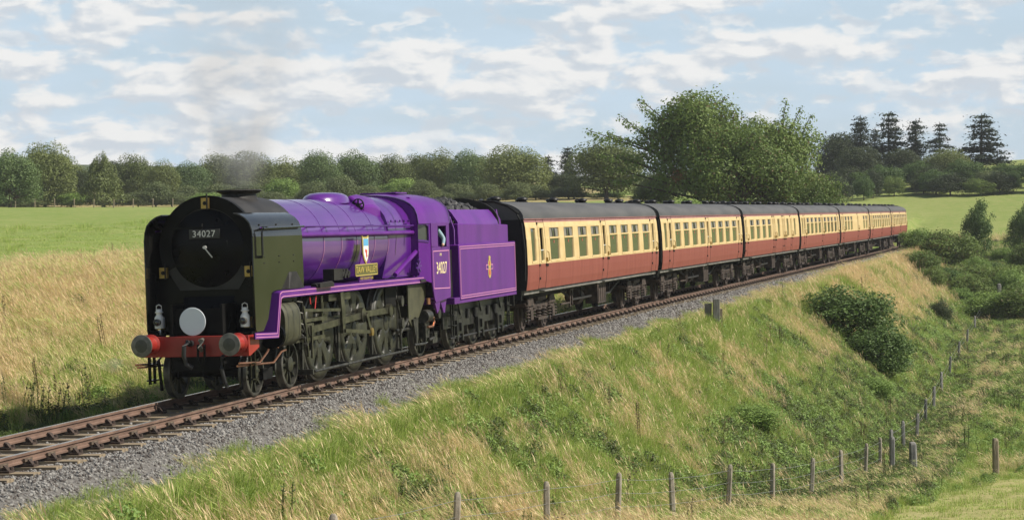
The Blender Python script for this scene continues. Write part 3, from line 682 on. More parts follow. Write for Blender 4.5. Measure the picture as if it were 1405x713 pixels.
# name board and shield on the boiler side
for sd in (1, -1):
    y_ = sd * 1.13; rt = (1, 0, 0) if sd > 0 else (-1, 0, 0)
    b = LB(); b.prism([(7.15, 1.95), (8.05, 1.95), (7.95, 2.35), (7.75, 2.6), (7.75, 2.85), (7.45, 2.85), (7.45, 2.6), (7.25, 2.35)], *sorted((y_ - sd * .05, y_ - sd * .02))); brk = b.build('name_bracket', 'purple', loco)
    b = LB(); b.box(6.85, 8.35, *sorted((y_ - sd * .02, y_)), 2.09, 2.32); npb = b.build('name_plate', 'nameplate_green', brk, bevel=0.01)
    b = LB()
    for a_, c_ in (((6.85, 2.09), (8.35, 2.09)), ((8.35, 2.09), (8.35, 2.32)), ((8.35, 2.32), (6.85, 2.32)), ((6.85, 2.32), (6.85, 2.09))): b.bar((a_[0], y_ + sd * .004, a_[1]), (c_[0], y_ + sd * .004, c_[1]), 0.012, 0.02)
    b.build('plate_rim', 'yellow_brass', npb)
    lettering('TAW VALLEY', 0.20, (7.6, y_ + sd * .004, 2.205), rt, (0, 0, 1), 'yellow_brass', 'name', npb, 1.0, 1.22)
    lettering('WEST COUNTRY CLASS', 0.075, (7.6, y_ + sd * .002, 2.02), rt, (0, 0, 1), 'yellow_brass', 'class_name', brk, 1.0, 1.1)
    sh = [(7.38, 2.94), (7.46, 2.91), (7.74, 2.91), (7.82, 2.94), (7.80, 2.55), (7.72, 2.42), (7.6, 2.33), (7.48, 2.42), (7.40, 2.55)]
    b = LB(); b.prism(sh, *sorted((y_ - sd * .02, y_))); shd = b.build('shield', 'yellow_brass', brk)
    b = LB(); sc_ = [(7.6 + (x - 7.6) * .8, 2.64 + (z - 2.64) * .84) for x, z in sh]; b.prism(sc_, *sorted((y_, y_ + sd * .006))); b.build('shield_field', 'shield_white', shd)
    b = LB(); b.prism([(7.44, 2.87), (7.76, 2.87), (7.76, 2.72), (7.44, 2.72)], *sorted((y_ + sd * .006, y_ + sd * .011))); b.build('shield_chief', 'shield_blue', shd)
    b = LB()
    for q in ([(7.52, 2.62), (7.58, 2.66), (7.64, 2.62), (7.68, 2.64), (7.66, 2.56), (7.60, 2.54)], [(7.58, 2.55), (7.65, 2.57), (7.68, 2.48), (7.63, 2.49), (7.60, 2.44)]): b.prism(q, *sorted((y_ + sd * .006, y_ + sd * .011)))
    b.build('shield_charge', 'shield_red', shd)
# main frames, ash pan, and the dark between the wheels
b = LB()
for sd in (1, -1): b.box(0.85, 11.4, *sorted((sd * 0.48, sd * 0.52)), 0.62, 1.78)
for s_ in (0.95, 2.9, 4.2, 6.3, 8.5, 10.6): b.box(s_, s_ + 0.06, -0.48, 0.48, 0.65, 1.7)
b.box(9.6, 11.9, -0.9, 0.9, 1.3, 1.95); b.build('main_frame', 'frame_black', loco)
for sd in (1, -1):
    b = LB(); b.prism([(10.75, 1.76), (12.2, 1.74), (12.2, 1.45), (11.6, 1.0), (11.1, 0.72), (10.75, 0.95)], *sorted((sd * 1.05, sd * 1.08))); b.build('ash_pan', 'drab_plate', loco)
for sd in (1, -1):
    b = LB()
    b.prism([(10.95, 0.95), (11.35, 0.98), (11.30, 0.45), (11.20, 0.35)], *sorted((sd * 1.06, sd * 1.13)))
    b.tube([(11.0, sd * 1.12, 0.36), (11.9, sd * 1.12, 0.34)], 0.03); b.tube([(11.15, sd * 1.12, 1.0), (11.15, sd * 1.12, 0.36)], 0.025); b.tube([(10.2, sd * 1.0, 0.62), (10.9, sd * 1.05, 1.05)], 0.04)
    b.tube([(10.0, sd * 1.0, 0.75), (11.1, sd * 1.0, 0.74)], 0.035)
    b.build('pony_truck_frame', 'injector_iron', loco)
for sd in (1, -1):
    b = LB(); b.lathe([(0, 0.0), (0, 0.15), (0.42, 0.15), (0.42, 0)], c=(11.75, sd * 1.12, 0.98), axis='s', seg=12); b.lathe([(0, 0.0), (0, 0.12), (sd * 0.25, 0.12), (sd * 0.25, 0)], c=(12.75, sd * 1.0, 1.0), axis='p', seg=12)
    b.box(12.1, 12.5, sd * 0.95 - .1, sd * 0.95 + .1, 0.45, 0.82); b.tube([(12.6, sd * 1.1, 0.9), (12.6, sd * 1.12, 0.45), (12.2, sd * 1.12, 0.4)], 0.035); b.bar((11.95, sd * 1.1, 0.75), (11.95, sd * 1.1, 0.4), 0.06, 0.06)
    b.box(12.55, 12.95, sd * 1.05 - .06, sd * 1.05 + .06, 0.30, 0.55); b.build('injector', 'injector_iron', loco)
    b = LB(); b.tube([(12.2, sd * 1.15, 0.95), (12.45, sd * 1.18, 0.92), (12.5, sd * 1.18, 0.82), (12.35, sd * 1.18, 0.72), (12.0, sd * 1.16, 0.72)], 0.03); b.build('copper_pipe', 'copper', loco); b = LB(); b.tube([(12.15, sd * 1.15, 1.4), (12.15, sd * 1.15, 1.25)], 0.05); b.build('copper_pipe', 'copper', loco)
# wheels
def wheel(s, p, r, sd, kind, parent):
    w = empty('driving_wheel' if kind == 'drive' else 'carrying_wheel'); w.parent = parent; w.location = (s, -p, r)
    b = LB(); o_ = sd * 0.07; i_ = -sd * 0.07; t_ = 0.065 if kind == 'drive' else 0.06
    b.lathe([(i_, r + 0.025), (i_ + sd * .02, r + 0.028), (i_ + sd * .035, r + .004), (o_, r - 0.004), (o_ + sd * 0.012, r - 0.02), (o_ + sd * 0.012, r - t_), (i_, r - t_), (i_, r + 0.025)], axis='p', seg=48)
    b.build('tyre', 'tyre_steel', w)
    if kind == 'drive':
        n = 64; rad = [0.14, 0.26, 0.33, 0.45, 0.60, 0.70, 0.76, r - t_ + .01]; b = LB(); y_ = o_ - sd * 0.01
        def hole(k, m):
            q = k % 8
            if m in (3, 4): return q in (2, 3, 4)
            if m == 2: return q == 3
            if m == 6: return False
            return False
        for m in range(len(rad) - 1):
            for k in range(n):
                if hole(k, m): continue
                q = [(rad[m + a] * math.cos(2 * math.pi * (k + c) / n), y_, rad[m + a] * math.sin(2 * math.pi * (k + c) / n)) for a, c in ((0, 0), (1, 0), (1, 1), (0, 1))]
                b.add(q, [(0, 1, 2, 3)], smooth=False)
        o = b.build('wheel_centre', 'wheel_green', w); md = o.modifiers.new('thick', 'SOLIDIFY'); md.thickness = 0.10; md.offset = 0
        b = LB(); b.lathe([(0, 0.17), (sd * .06, 0.165), (sd * .07, 0.09), (sd * .07, 0)], c=(0, y_, 0), axis='p', seg=20)
        b.loft([[(0.16 * math.cos(t * .5236), y_ + sd * q, 0.29 + 0.16 * math.sin(t * .5236)) for t in range(12)] for q in (0, 0.06)]); b.box(-0.15, 0.15, *sorted((y_, y_ + sd * .05)), 0.0, 0.32); b.build('crank_boss', 'wheel_green', w)
        if abs(s - 7.43) < .1:
            b = LB(); b.prism([(0.62 * math.cos(R(a)), 0.62 * math.sin(R(a))) for a in ()] + [(0.79 * math.cos(R(a)), 0.79 * math.sin(R(a))) for a in range(245, 346, 10)], *sorted((y_, y_ + sd * .055))); b.build('balance_weight', 'wheel_green', w)
    else:
        b = LB(); b.lathe([(0, 0.16), (sd * .07, 0.15), (sd * .09, 0.1), (sd * .09, 0)], axis='p', seg=18, c=(0, sd * .02, 0)); b.build('hub', 'wheel_green' if kind == 'bogie' else 'wheel_black', w)
        b = LB()
        if kind == 'plain': b.lathe([(sd * .03, 0.14), (0.0, 0.25), (sd * .02, r - t_ + .01)], axis='p', seg=36)
        else:
            for k in range(10):
                t = k * math.pi / 5; b.bar((0.14 * math.cos(t), 0, 0.14 * math.sin(t)), ((r - t_ + .01) * math.cos(t), 0, (r - t_ + .01) * math.sin(t)), 0.05, 0.075, up=(0, 1, 0))
        b.build('wheel_centre', 'wheel_green' if kind == 'bogie' else 'wheel_black', w)
    return w
for s_ in (5.18, 7.43, 9.68):
    for sd in (1, -1): wheel(s_, sd * 0.755, 0.94, sd, 'drive', loco)
for s_ in (1.6, 3.5):
    for sd in (1, -1): wheel(s_, sd * 0.755, 0.47, sd, 'bogie', loco)
for sd in (1, -1): wheel(12.42, sd * 0.755, 0.55, sd, 'bogie', loco)
for s_, r_ in ((1.6, .47), (3.5, .47), (5.18, .94), (7.43, .94), (9.68, .94), (12.42, .55)):
    b = LB(); b.tube([(s_, -0.72, r_), (s_, 0.72, r_)], 0.09, seg=10); b.build('axle', 'frame_black', loco)
b = LB()
for sd in (1, -1): b.prism([(1.3, 0.62), (2.0, 0.72), (3.1, 0.72), (3.8, 0.62), (3.75, 0.42), (2.9, 0.36), (2.2, 0.36), (1.35, 0.42)], *sorted((sd * 0.60, sd * 0.64)))
b.box(2.2, 2.9, -0.6, 0.6, 0.4, 0.75); b.box(1.95, 2.45, 0.78, 0.86, 0.28, 0.5); b.build('bogie_frame', 'frame_black', loco)
# cylinders
for sd in (1, -1):
    b = LB(); loops = []
    for s_, k_ in ((2.35, .93), (2.38, 1.0), (3.18, 1.0), (3.21, .93)):
        l = []
        for t in range(28):
            a = 2 * math.pi * t / 28; x_ = 0.31 * k_ * math.copysign(abs(math.cos(a)) ** .7, math.cos(a)); z_ = 0.43 * k_ * math.copysign(abs(math.sin(a)) ** .7, math.sin(a))
            l.append((s_, sd * 0.90 + x_, 1.30 + z_))
        loops.append(l)
    b.loft(loops, smooth=True); cy_ = b.build('cylinder', 'drab_plate', loco)
    b = LB(); b.lathe([(0, 0.27), (-0.05, 0.25), (-0.05, 0)], c=(2.33, sd * 0.93, 1.10), axis='s', seg=20); b.lathe([(0, 0.17), (-0.09, 0.15), (-0.09, 0)], c=(2.33, sd * 0.9, 1.55), axis='s', seg=16); b.lathe([(0, 0.05), (-.1, 0.04), (-.1, 0)], c=(2.28, sd * 0.93, 1.1), axis='s', seg=10, mi=1); b.build('cylinder_cover', ['black_gloss', 'buffer_steel'], cy_)
    b = LB()
    for s_ in (2.46, 2.76, 3.08): b.loft([[(q[0] + s_ - 2.38, (q[1] - sd * .9) * 1.012 + sd * .9, (q[2] - 1.3) * 1.012 + 1.3) for q in loops[1]], [(q[0] + s_ - 2.35, (q[1] - sd * .9) * 1.012 + sd * .9, (q[2] - 1.3) * 1.012 + 1.3) for q in loops[1]]], caps=False)
    b.build('cladding_band', 'injector_iron', cy_)
    # slide bars, crosshead, rods
    b = LB(); y_ = sd * 1.02
    for z_ in (1.30, 0.93): b.box(3.22, 4.95, y_ - .05, y_ + .05, z_ - .035, z_ + .035)
    b.bar((4.9, y_, 0.9), (4.9, y_, 1.75), 0.06, 0.10); b.box(4.85, 4.97, *sorted((sd * 0.5, sd * 1.05)), 1.40, 1.62); b.build('slide_bar', 'oily_steel', loco)
    b = LB(); b.box(3.75, 4.25, y_ - .07, y_ + .07, 0.98, 1.24); b.tube([(3.2, y_, 1.11), (3.8, y_, 1.11)], 0.04); b.bar((4.0, sd * 1.12, 1.2), (4.0, sd * 1.12, 0.55), 0.04, 0.05); b.box(3.3, 3.45, y_ - .09, y_ + .09, 0.98, 1.26); b.build('crosshead', 'oily_steel', loco)
    b = LB(); P1 = (4.0, sd * 1.06, 1.10); P2 = (7.40, sd * 1.06, 1.235); b.bar(P1, P2, 0.055, 0.135); b.lathe([(-.05, 0), (-.05, .16), (.05, .16), (.05, 0)], c=P2, axis='p', seg=20); b.lathe([(-.05, 0), (-.05, .11), (.05, .11), (.05, 0)], c=P1, axis='p', seg=16); b.build('connecting_rod', 'oily_steel', loco)
    b = LB(); y2 = sd * 0.955
    for a_, c_ in ((5.15, 7.40), (7.40, 9.65)): b.bar((a_, y2, 1.235), (c_, y2, 1.235), 0.05, 0.13)
    for a_ in (5.15, 7.40, 9.65): b.lathe([(-.05, 0), (-.05, .14), (.06, .14), (.06, 0)], c=(a_, y2, 1.235), axis='p', seg=18)
    b.build('coupling_rod', 'oily_steel', loco)
    b = LB(); b.bar((7.40, sd * 1.16, 1.26), (7.66, sd * 1.16, 0.86), 0.05, 0.12); b.lathe([(0, 0), (0, .09), (sd * .07, .09), (sd * .08, 0)], c=(7.66, sd * 1.14, 0.86), axis='p', seg=14, mi=1)
    b.bar((7.66, sd * 1.17, 0.86), (5.95, sd * 1.16, 0.98), 0.04, 0.075); b.build('return_crank', ['oily_steel', 'brass'], loco)
    b = LB(); b.prism([(5.80, 1.78), (6.0, 1.80), (6.10, 1.4), (6.02, 0.95), (5.90, 0.93), (5.86, 1.4)], *sorted((sd * 1.08, sd * 1.14))); b.box(5.3, 6.7, *sorted((sd * .52, sd * 1.05)), 1.62, 1.76); b.bar((3.5, sd * 1.1, 1.52), (6.0, sd * 1.1, 1.42), 0.04, 0.06); b.bar((3.55, sd * 1.13, 1.6), (3.75, sd * 1.13, 0.6), 0.04, 0.06); b.build('valve_gear', 'oily_steel', loco)
    b = LB()
    for k in range(4): b.tube([(3.3 + .06 * k, sd * 1.0, 1.72 - .2 * k), (3.5, sd * 1.12, 1.68 - .22 * k), (3.55 + .04 * k, sd * 1.12, 1.5 - .22 * k)], 0.022)
    for k in range(3): b.lathe([(0, .04), (sd * .08, .03), (sd * .08, 0)], c=(3.35 + .13 * k, sd * 1.1, 1.12 - .14 * k), axis='p', seg=8)
    b.build('lubricator_pipe', 'injector_iron', cy_)
    b = LB(); b.tube([(4.05, sd * 1.1, 1.62), (4.02, sd * 1.1, 1.76)], 0.015); b.tube([(4.3, sd * 1.1, 1.5), (4.4, sd * 1.1, 1.78)], 0.012); b.build('red_pull', 'red_lead', loco)
    # brake rigging outside the wheels, hangers, sand pipes
    b = LB(); b.tube([(4.2, sd * 1.08, 0.27), (10.55, sd * 1.08, 0.27)], 0.030)
    for s_ in (4.1, 6.32, 8.58, 10.5):
        b.bar((s_ + .05, sd * 0.86, 1.3), (s_, sd * 0.86, 0.3), 0.05, 0.07); b.box(s_ - .09, s_ + .09, sd * .8 - .05, sd * .8 + .05, 0.72, 1.05); b.bar((s_, sd * .7, 0.27), (s_, sd * 1.1, 0.27), 0.07, 0.10)
        b.tube([(s_ + .22, sd * .8, 1.5), (s_ + .2, sd * .82, .5), (s_ + .42, sd * .78, .12)], 0.022)
    b.build('brake_rigging', 'injector_iron', loco)
    b = LB(); b.tube([(9.95, sd * 1.05, 1.75), (9.75, sd * 1.12, 1.45), (9.95, sd * 1.12, 1.05), (9.98, sd * 1.12, 0.3)], 0.028)
    for z_ in (1.42, 0.92): b.lathe([(-.06, 0), (-.06, .10), (.04, .10), (.04, 0)], c=(9.98, sd * 1.15, z_), axis='p', seg=14, sy=1.25)
    b.build('sand_gear', 'injector_iron', loco)
    b = LB(); b.tube([(0.35, sd * 0.98, 0.66), (1.5, sd * 1.0, 0.62), (2.1, sd * 1.02, 0.60), (2.45, sd * 1.05, 0.78), (2.7, sd * 1.05, 0.80)], 0.020); b.tube([(0.35, sd * 1.02, 0.71), (1.3, sd * 1.05, 0.66), (1.7, sd * 1.05, 0.82), (1.9, sd * 1.0, 0.86)], 0.020); b.build('drain_pipe', 'copper', loco)
    b = LB()
    for ds in (0, .22): b.bar((0.92 + ds, sd * 1.0, 1.0), (0.92 + ds, sd * 1.0, 0.30), 0.05, 0.035)
    for z_ in (0.36, 0.66): b.box(0.9, 1.2, sd * 1.0 - .06, sd * 1.0 + .06, z_, z_ + .025)
    b.build('front_step', 'black_gloss', loco)
# wide dark casting between frames and cylinders, so that nothing shows through
b = LB(); b.box(1.8, 3.3, -0.75, 0.75, 0.85, 1.9); b.build('saddle', 'frame_black', loco)
# buffer beam and buffers
b = LB(); b.box(0.72, 0.78, -1.07, 1.07, 0.82, 1.20); beam = b.build('buffer_beam', 'beam_red', loco, bevel=0.008)
b = LB()
for sd in (1, -1): b.prism([(0.78, 1.2), (1.25, 1.2), (1.25, 0.95), (0.78, 0.82)], *sorted((sd * 1.04, sd * 1.07)))
b.build('beam_gusset', 'beam_red', beam)
for sd in (1, -1):
    bu = empty('buffer'); bu.parent = loco
    b = LB(); b.lathe([(0.72, 0.19), (0.69, 0.19), (0.66, 0.155), (0.48, 0.125), (0.42, 0.125), (0.42, 0)], c=(0, sd * 0.864, 1.06), axis='s', seg=24); b.build('buffer_housing', 'beam_red', bu)
    b = LB(); b.lathe([(0.50, 0.09), (0.34, 0.085), (0.33, 0.14), (0.315, 0.205), (0.30, 0.21), (0.285, 0.205), (0.275, 0.12)], c=(0, sd * 0.864, 1.06), axis='s', seg=32); b.lathe([(0.2755, 0.12), (0.27, 0.06), (0.27, 0)], c=(0, sd * 0.864, 1.06), axis='s', seg=24, mi=1); b.build('buffer_head', ['buffer_steel', 'buffer_grease'], bu)
# couplings and hoses
b = LB(); b.tube([(0.74, -0.06, 1.06), (0.62, -0.10, 1.10), (0.54, -0.13, 1.02), (0.53, -0.14, 0.85), (0.55, -0.10, 0.70), (0.60, 0.0, 0.62)], 0.045, seg=10); b.lathe([(0, .06), (.08, .06)], c=(0.64, -0.06, 1.07), axis='s', seg=10); b.build('vacuum_hose', 'hose_black', loco)
b = LB(); b.tube([(0.70, 0.18, 1.14), (0.60, 0.18, 1.12), (0.56, 0.18, 1.00), (0.62, 0.18, 0.93)], [0.03, 0.055, 0.05, 0.03], seg=10); b.build('draw_hook', 'buffer_steel', loco)
b = LB()
for dp_ in (0.12, 0.25): b.tube([(0.60, dp_, 1.05), (0.58, dp_, 0.8), (0.60, 0.185, 0.62)], 0.025)
b.tube([(0.60, 0.185, 0.66), (0.60, 0.21, 0.48), (0.62, 0.42, 0.40)], 0.03); b.bar((0.6, .05, .62), (0.6, .32, .62), .05, .05); b.build('screw_coupling', 'black_gloss', loco)
b = LB(); b.tube([(0.80, 0.58, 0.85), (0.66, 0.55, 0.80), (0.62, 0.56, 0.6), (0.64, 0.60, 0.38), (0.7, 0.63, 0.25)], 0.038, seg=10); b.build('heating_hose', 'hose_black', loco)
b = LB(); b.box(0.80, 1.25, -0.5, 0.5, 0.55, 0.85); b.bar((0.95, 0.83, 0.75), (1.0, 0.80, 0.18), .04, .05); b.bar((0.95, -0.83, 0.75), (1.0, -0.80, 0.18), .04, .05); b.tube([(0.98, .80, .2), (0.9, .72, .16)], .025); b.build('guard_iron', 'frame_black', loco)

# headlamps and the train reporting disc stand on the brackets
def place(o, M): o.matrix_world = M @ o.matrix_world
LM = frame(7.0, 0.0)
for sd, lab in ((1, 'white headlamp on the front footplate beside the purple running plate'), (-1, 'white headlamp on the front footplate away from the purple running plate')):
    l = empty('headlamp', LM @ Matrix.Translation((1.12, -sd * 0.86, 1.34))); tag(l, lab, 'lamp', 'headlamps over the buffers')
    b = LB(); b.lathe([(0, 0.0), (0, 0.088), (0.20, 0.088), (0.23, 0.07), (0.25, 0.055), (0.29, 0.055), (0.29, 0.075), (0.305, 0.078), (0.32, 0.06), (0.36, 0.05), (0.365, 0.0)], axis='z', seg=18); b.box(-0.02, 0.10, -0.07, 0.07, 0.0, 0.2); b.build('lamp_body', 'white_enamel', l)
    b = LB(); b.lathe([(-0.07, 0.068), (-0.125, 0.068), (-0.13, 0.058), (-0.115, 0.05)], c=(0, 0, 0.115), axis='s', seg=18); b.lathe([(-0.115, 0.052), (-0.125, 0.03), (-0.128, 0)], c=(0, 0, 0.115), axis='s', seg=18, mi=1); b.build('lens', ['buffer_steel', 'lens_dark'], l)
    b = LB(); b.tube([(0, -0.055, 0.34), (0, -0.05, 0.42), (0, 0, 0.445), (0, 0.05, 0.42), (0, 0.055, 0.34)], 0.009, seg=6); b.build('lamp_handle', 'white_enamel', l)
d = empty('headcode_disc', LM @ Matrix.Translation((0.78, 0.0, 1.205))); tag(d, 'plain pale grey round disc standing above the red buffer beam', 'disc')
b = LB(); b.lathe([(0.0, 0.0), (0.0, 0.255), (0.008, 0.262), (0.016, 0.255), (0.016, 0)], c=(0, -0.05, 0.262), axis='s', seg=48); b.build('disc_plate', 'disc_grey', d)
b = LB(); b.box(0.018, 0.035, -0.09, -0.01, 0.0, 0.4); b.build('disc_bracket', 'black_matt', d)

# ================================================================ the tender
tender = empty('tender', frame(17.2, 0.0)); tag(tender, 'purple lined tender carrying coal, coupled behind the locomotive', 'tender')
TW = 1.29
b = LB()
b.box(14.45, 20.1, -TW, TW, 1.24, 2.62); b.build('tank', 'purple', tender, bevel=0.02)
b = LB(); b.box(13.95, 20.12, -TW + .01, TW - .01, 1.17, 1.238); b.box(13.95, 14.44, -TW + 0.01, TW - .01, 1.24, 1.32); b.build('soleplate', 'purple', tender)
b = LB(); b.prism([(14.9, 2.6), (19.85, 2.6), (19.85, 3.08), (18.0, 3.12), (14.9, 3.14)], -1.16, 1.16, axis='p'); b.build('upper_side', 'purple', tender, bevel=0.02)
b = LB()
def tsec(s, k): return [(s, 1.16, 3.1), (s, 1.13, 3.2), (s, 0.98 * k, 3.42), (s, 0.90 * k, 3.50), (s, 0.84 * k, 3.50), (s, 0.9 * k, 3.4), (s, 1.07, 3.2), (s, 1.09, 3.1)]
for sd in (1, -1): b.loft([[(x, y * sd, z) for x, y, z in tsec(s_, 1)] for s_ in (14.95, 18.85)], smooth=False)
b.build('coal_rail', 'purple', tender)
# curved bulkheads
b = LB(); n_ = 20; ar = [(1.14 * math.cos(R(a)), 3.1 + 0.72 * math.sin(R(a)) ** .8) for a in np.linspace(0, 180, n_ + 1)]
b.prism(ar, 18.95, 19.02, axis='s'); b.prism([(p * 0.98, 3.1 + (z - 3.1) * .55) for p, z in ar], 19.02, 19.06, axis='s'); b.build('rear_bulkhead', 'black_matt', tender)
b = LB(); b.prism([(1.0, 2.1), (1.15, 2.5), (1.15, 3.0), (1.05, 3.32), (0.80, 3.42), (0.5, 3.42), (0.5, 2.1)], 14.55, 14.62, axis='s'); b.prism([(-q[0], q[1]) for q in [(1.0, 2.1), (1.15, 2.5), (1.15, 3.0), (1.05, 3.32), (0.80, 3.42), (0.5, 3.42), (0.5, 2.1)]], 14.55, 14.62, axis='s'); b.build('front_bulkhead', 'purple', tender)
b = LB(); b.box(14.2, 14.45, -1.1, 1.1, 1.3, 2.5); b.build('tender_front', 'black_matt', tender)
b = LB(); b.prism([(19.2, 3.1), (19.75, 3.1), (19.7, 3.22), (19.45, 3.35), (19.35, 3.5), (19.28, 3.5)], 0.80, 1.0, axis='p'); b.build('fire_iron_bracket', 'purple', tender)
for sd in (1, -1):
    b = LB(); y_ = sd * (TW + .003)
    for ins, w_ in ((0.05, 0.014), (0.105, 0.014)):
        x0_, x1_, z0_, z1_ = 14.45 + ins, 20.1 - ins, 1.24 + ins, 2.62 - ins
        for a_, c_ in (((x0_, z0_), (x1_, z0_)), ((x1_, z0_), (x1_, z1_)), ((x1_, z1_), (x0_, z1_)), ((x0_, z1_), (x0_, z0_))): b.bar((a_[0], y_, a_[1]), (c_[0], y_, c_[1]), 0.006, w_)
    b.build('lining', 'pink_line', tender)
    # heraldic badge: a lion above a wheel, with a bar at each side
    bd = empty('crest'); bd.parent = tender
    b = LB(); y0_ = TW + .002
    def PR(poly, m_, h=.006): b.prism([(17.3 + q[0], 1.98 + q[1]) for q in poly], *sorted((sd * y0_, sd * (y0_ + h))), mi=m_)
    PR([(-.34, -.05), (-.08, -.05), (-.08, .08), (-.34, .08)], 0); PR([(.08, -.05), (.34, -.05), (.34, .08), (.08, .08)], 0); PR([(-.31, -.03), (-.10, -.03), (-.10, .06), (-.31, .06)], 3, .008); PR([(.10, -.03), (.31, -.03), (.31, .06), (.10, .06)], 3, .008)
    PR([(.14 * math.cos(t * .3927), -.13 + .15 * math.sin(t * .3927)) for t in range(16)], 1); PR([(.07 * math.cos(t * .3927), -.13 + .08 * math.sin(t * .3927)) for t in range(16)], 2, .009)
    PR([(-.11, -.02), (.11, -.02), (.15, .10), (.09, .20), (.11, .28), (.02, .31), (-.07, .28), (-.07, .2), (-.14, .12)], 1, .009); PR([(-.05, .05), (.04, .06), (.05, .15), (-.03, .18)], 2, .012)
    b.build('crest_shape', ['pink_line', 'yellow_brass', 'shield_red', 'purple_dark'], bd)
# coal
bm = bmesh.new(); rr = random.Random(5)
for k in range(420):
    bmesh.ops.create_icosphere(bm, subdivisions=1, radius=rr.uniform(0.07, 0.17), matrix=Matrix.Translation((rr.uniform(14.8, 18.7), rr.uniform(-0.8, 0.8), 0)) @ Matrix.Rotation(rr.uniform(0, 6), 4, 'X') @ Matrix.Diagonal((1, rr.uniform(.6, 1), rr.uniform(.6, 1), 1)))
for v in bm.verts: v.co.z += 3.28 + 0.42 * max(0, 1 - ((v.co.x - 17.0) / 2.2) ** 2) * (1 - (v.co.y / 1.0) ** 2) + 0.05 * math.sin(v.co.x * 7)
me = bpy.data.meshes.new('coal'); bm.to_mesh(me); bm.free(); me.materials.append(MATS['coal']); o = bpy.data.objects.new('coal', me); COL.objects.link(o); o.parent = tender; o['kind'] = 'stuff'
b = LB(); b.box(14.8, 18.9, -1.05, 1.05, 3.15, 3.22); b.build('coal_floor', 'black_matt', tender)
for s_ in (15.17, 17.15, 19.13):
    for sd in (1, -1):
        wheel(s_, sd * 0.755, 0.55, sd, 'plain', tender)
        b = LB(); y0_, y1_ = sorted((sd * 0.98, sd * 1.06))
        b.box(s_ - .17, s_ + .17, y0_, y1_, 0.38, 0.78); b.box(s_ - .28, s_ - .19, y0_, y1_, 0.2, 1.0); b.box(s_ + .19, s_ + .28, y0_, y1_, 0.2, 1.0); b.box(s_ - .1, s_ + .1, *sorted((sd * 1.06, sd * 1.12)), 0.45, 0.66); b.build('axle_box', 'wheel_black', tender)
        b = LB()
        for k in range(6): b.box(s_ - .55 + .08 * k, s_ + .55 - .08 * k, y0_, y1_, 0.93 - .035 * k, 0.96 - .035 * k)
        b.prism([(s_ - .28, 1.16), (s_ + .28, 1.16), (s_ + .06, 0.86), (s_ - .06, 0.86)], *sorted((sd * 1.07, sd * 1.10)))
        for q in (-1, 1): b.lathe([(0, 0), (0, .06), (.24, .06), (.24, 0)], c=(s_ + q * .62, sd * 1.08, 0.74), axis='z', seg=10)
        b.build('leaf_spring', 'wheel_black', tender)
b = LB()
for sd in (1, -1):
    b.box(14.0, 20.0, *sorted((sd * .90, sd * .95)), 0.55, 1.17)
    for s_ in (14.25, 19.75):
        for q in (-.1, .1): b.bar((s_ + q, sd * 1.12, 1.17), (s_ + q, sd * 1.12, 0.35), .035, .035)
        for z_ in (0.36, 0.62, 0.88): b.box(s_ - .12, s_ + .12, sd * 1.12 - .08, sd * 1.12 + .08, z_, z_ + .02)
    b.tube([(14.4, sd * 1.0, .3), (20.0, sd * 1.0, .3)], .03)
b.box(14.2, 19.9, -.9, .9, .75, 1.17); b.build('tender_frame', 'wheel_black', tender)
for s_ in (15.17, 17.15, 19.13):
    b = LB(); b.tube([(s_, -.72, .55), (s_, .72, .55)], .08, seg=8); b.build('axle', 'frame_black', tender)
b = LB(); b.box(20.1, 20.16, -1.2, 1.2, .85, 1.2); 
for sd in (1, -1): b.lathe([(0, .13), (.3, .1), (.32, .22), (.36, .22), (.38, 0)], c=(20.15, sd * .864, 1.06), axis='s', seg=18)
b.build('rear_buffer', 'black_matt', tender)
b = LB(); b.tube([(20.15, .3, 1.1), (20.45, .4, .8), (20.75, .3, 1.1)], .04); b.build('rear_hose', 'hose_black', tender)

# ================================================================ carriages
mat('crimson', (0.205, 0.052, 0.040), (0.27, 0.082, 0.064), scale=2.2, rough=0.5, spec=0.2, stretch=(1.5, 1, 0.25), lo=0.3, hi=0.75)
mat('cream', (0.55, 0.40, 0.18), (0.62, 0.465, 0.235), scale=3, rough=0.5, spec=0.3)
mat('cantrail', (0.22, 0.085, 0.08), (0.30, 0.13, 0.12), scale=4, rough=0.55)
mat('roof_grey', (0.050, 0.050, 0.050), (0.080, 0.078, 0.075), scale=1.2, rough=0.62, bump=0.08, bscale=4, stretch=(0.4, 2, 1))
mat('end_black', (0.006, 0.006, 0.006), (0.012, 0.012, 0.012), scale=3, rough=0.5, spec=0.3)
mat('bogie_brown', (0.022, 0.015, 0.0115), (0.068, 0.046, 0.035), scale=7, rough=0.8)
mat('solebar_grey', (0.10, 0.095, 0.085), (0.20, 0.19, 0.165), scale=3, rough=0.75)
mat('underframe_dark', (0.007, 0.0065, 0.006), (0.018, 0.016, 0.014), scale=5, rough=0.8)
mat('roof_paint', (0.42, 0.42, 0.41), rough=0.6)
mat('curtain', (0.30, 0.29, 0.25), (0.12, 0.115, 0.10), scale=14, rough=0.9, stretch=(6, 1, .2))
mat('interior_brown', (0.05, 0.038, 0.024), rough=0.8)
mat('red_sticker', (0.5, 0.08, 0.06), rough=0.5)
mat('blind_pale', (0.38, 0.45, 0.42), rough=0.3)
BP = [(1.345, 1.22), (1.385, 1.45), (1.405, 1.72), (1.41, 1.93), (1.41, 1.975), (1.405, 2.30), (1.395, 2.64), (1.385, 2.70), (1.365, 2.985), (1.34, 3.12), (1.315, 3.21)]
def bp(z): return float(np.interp(z, [q[1] for q in BP], [q[0] for q in BP]))
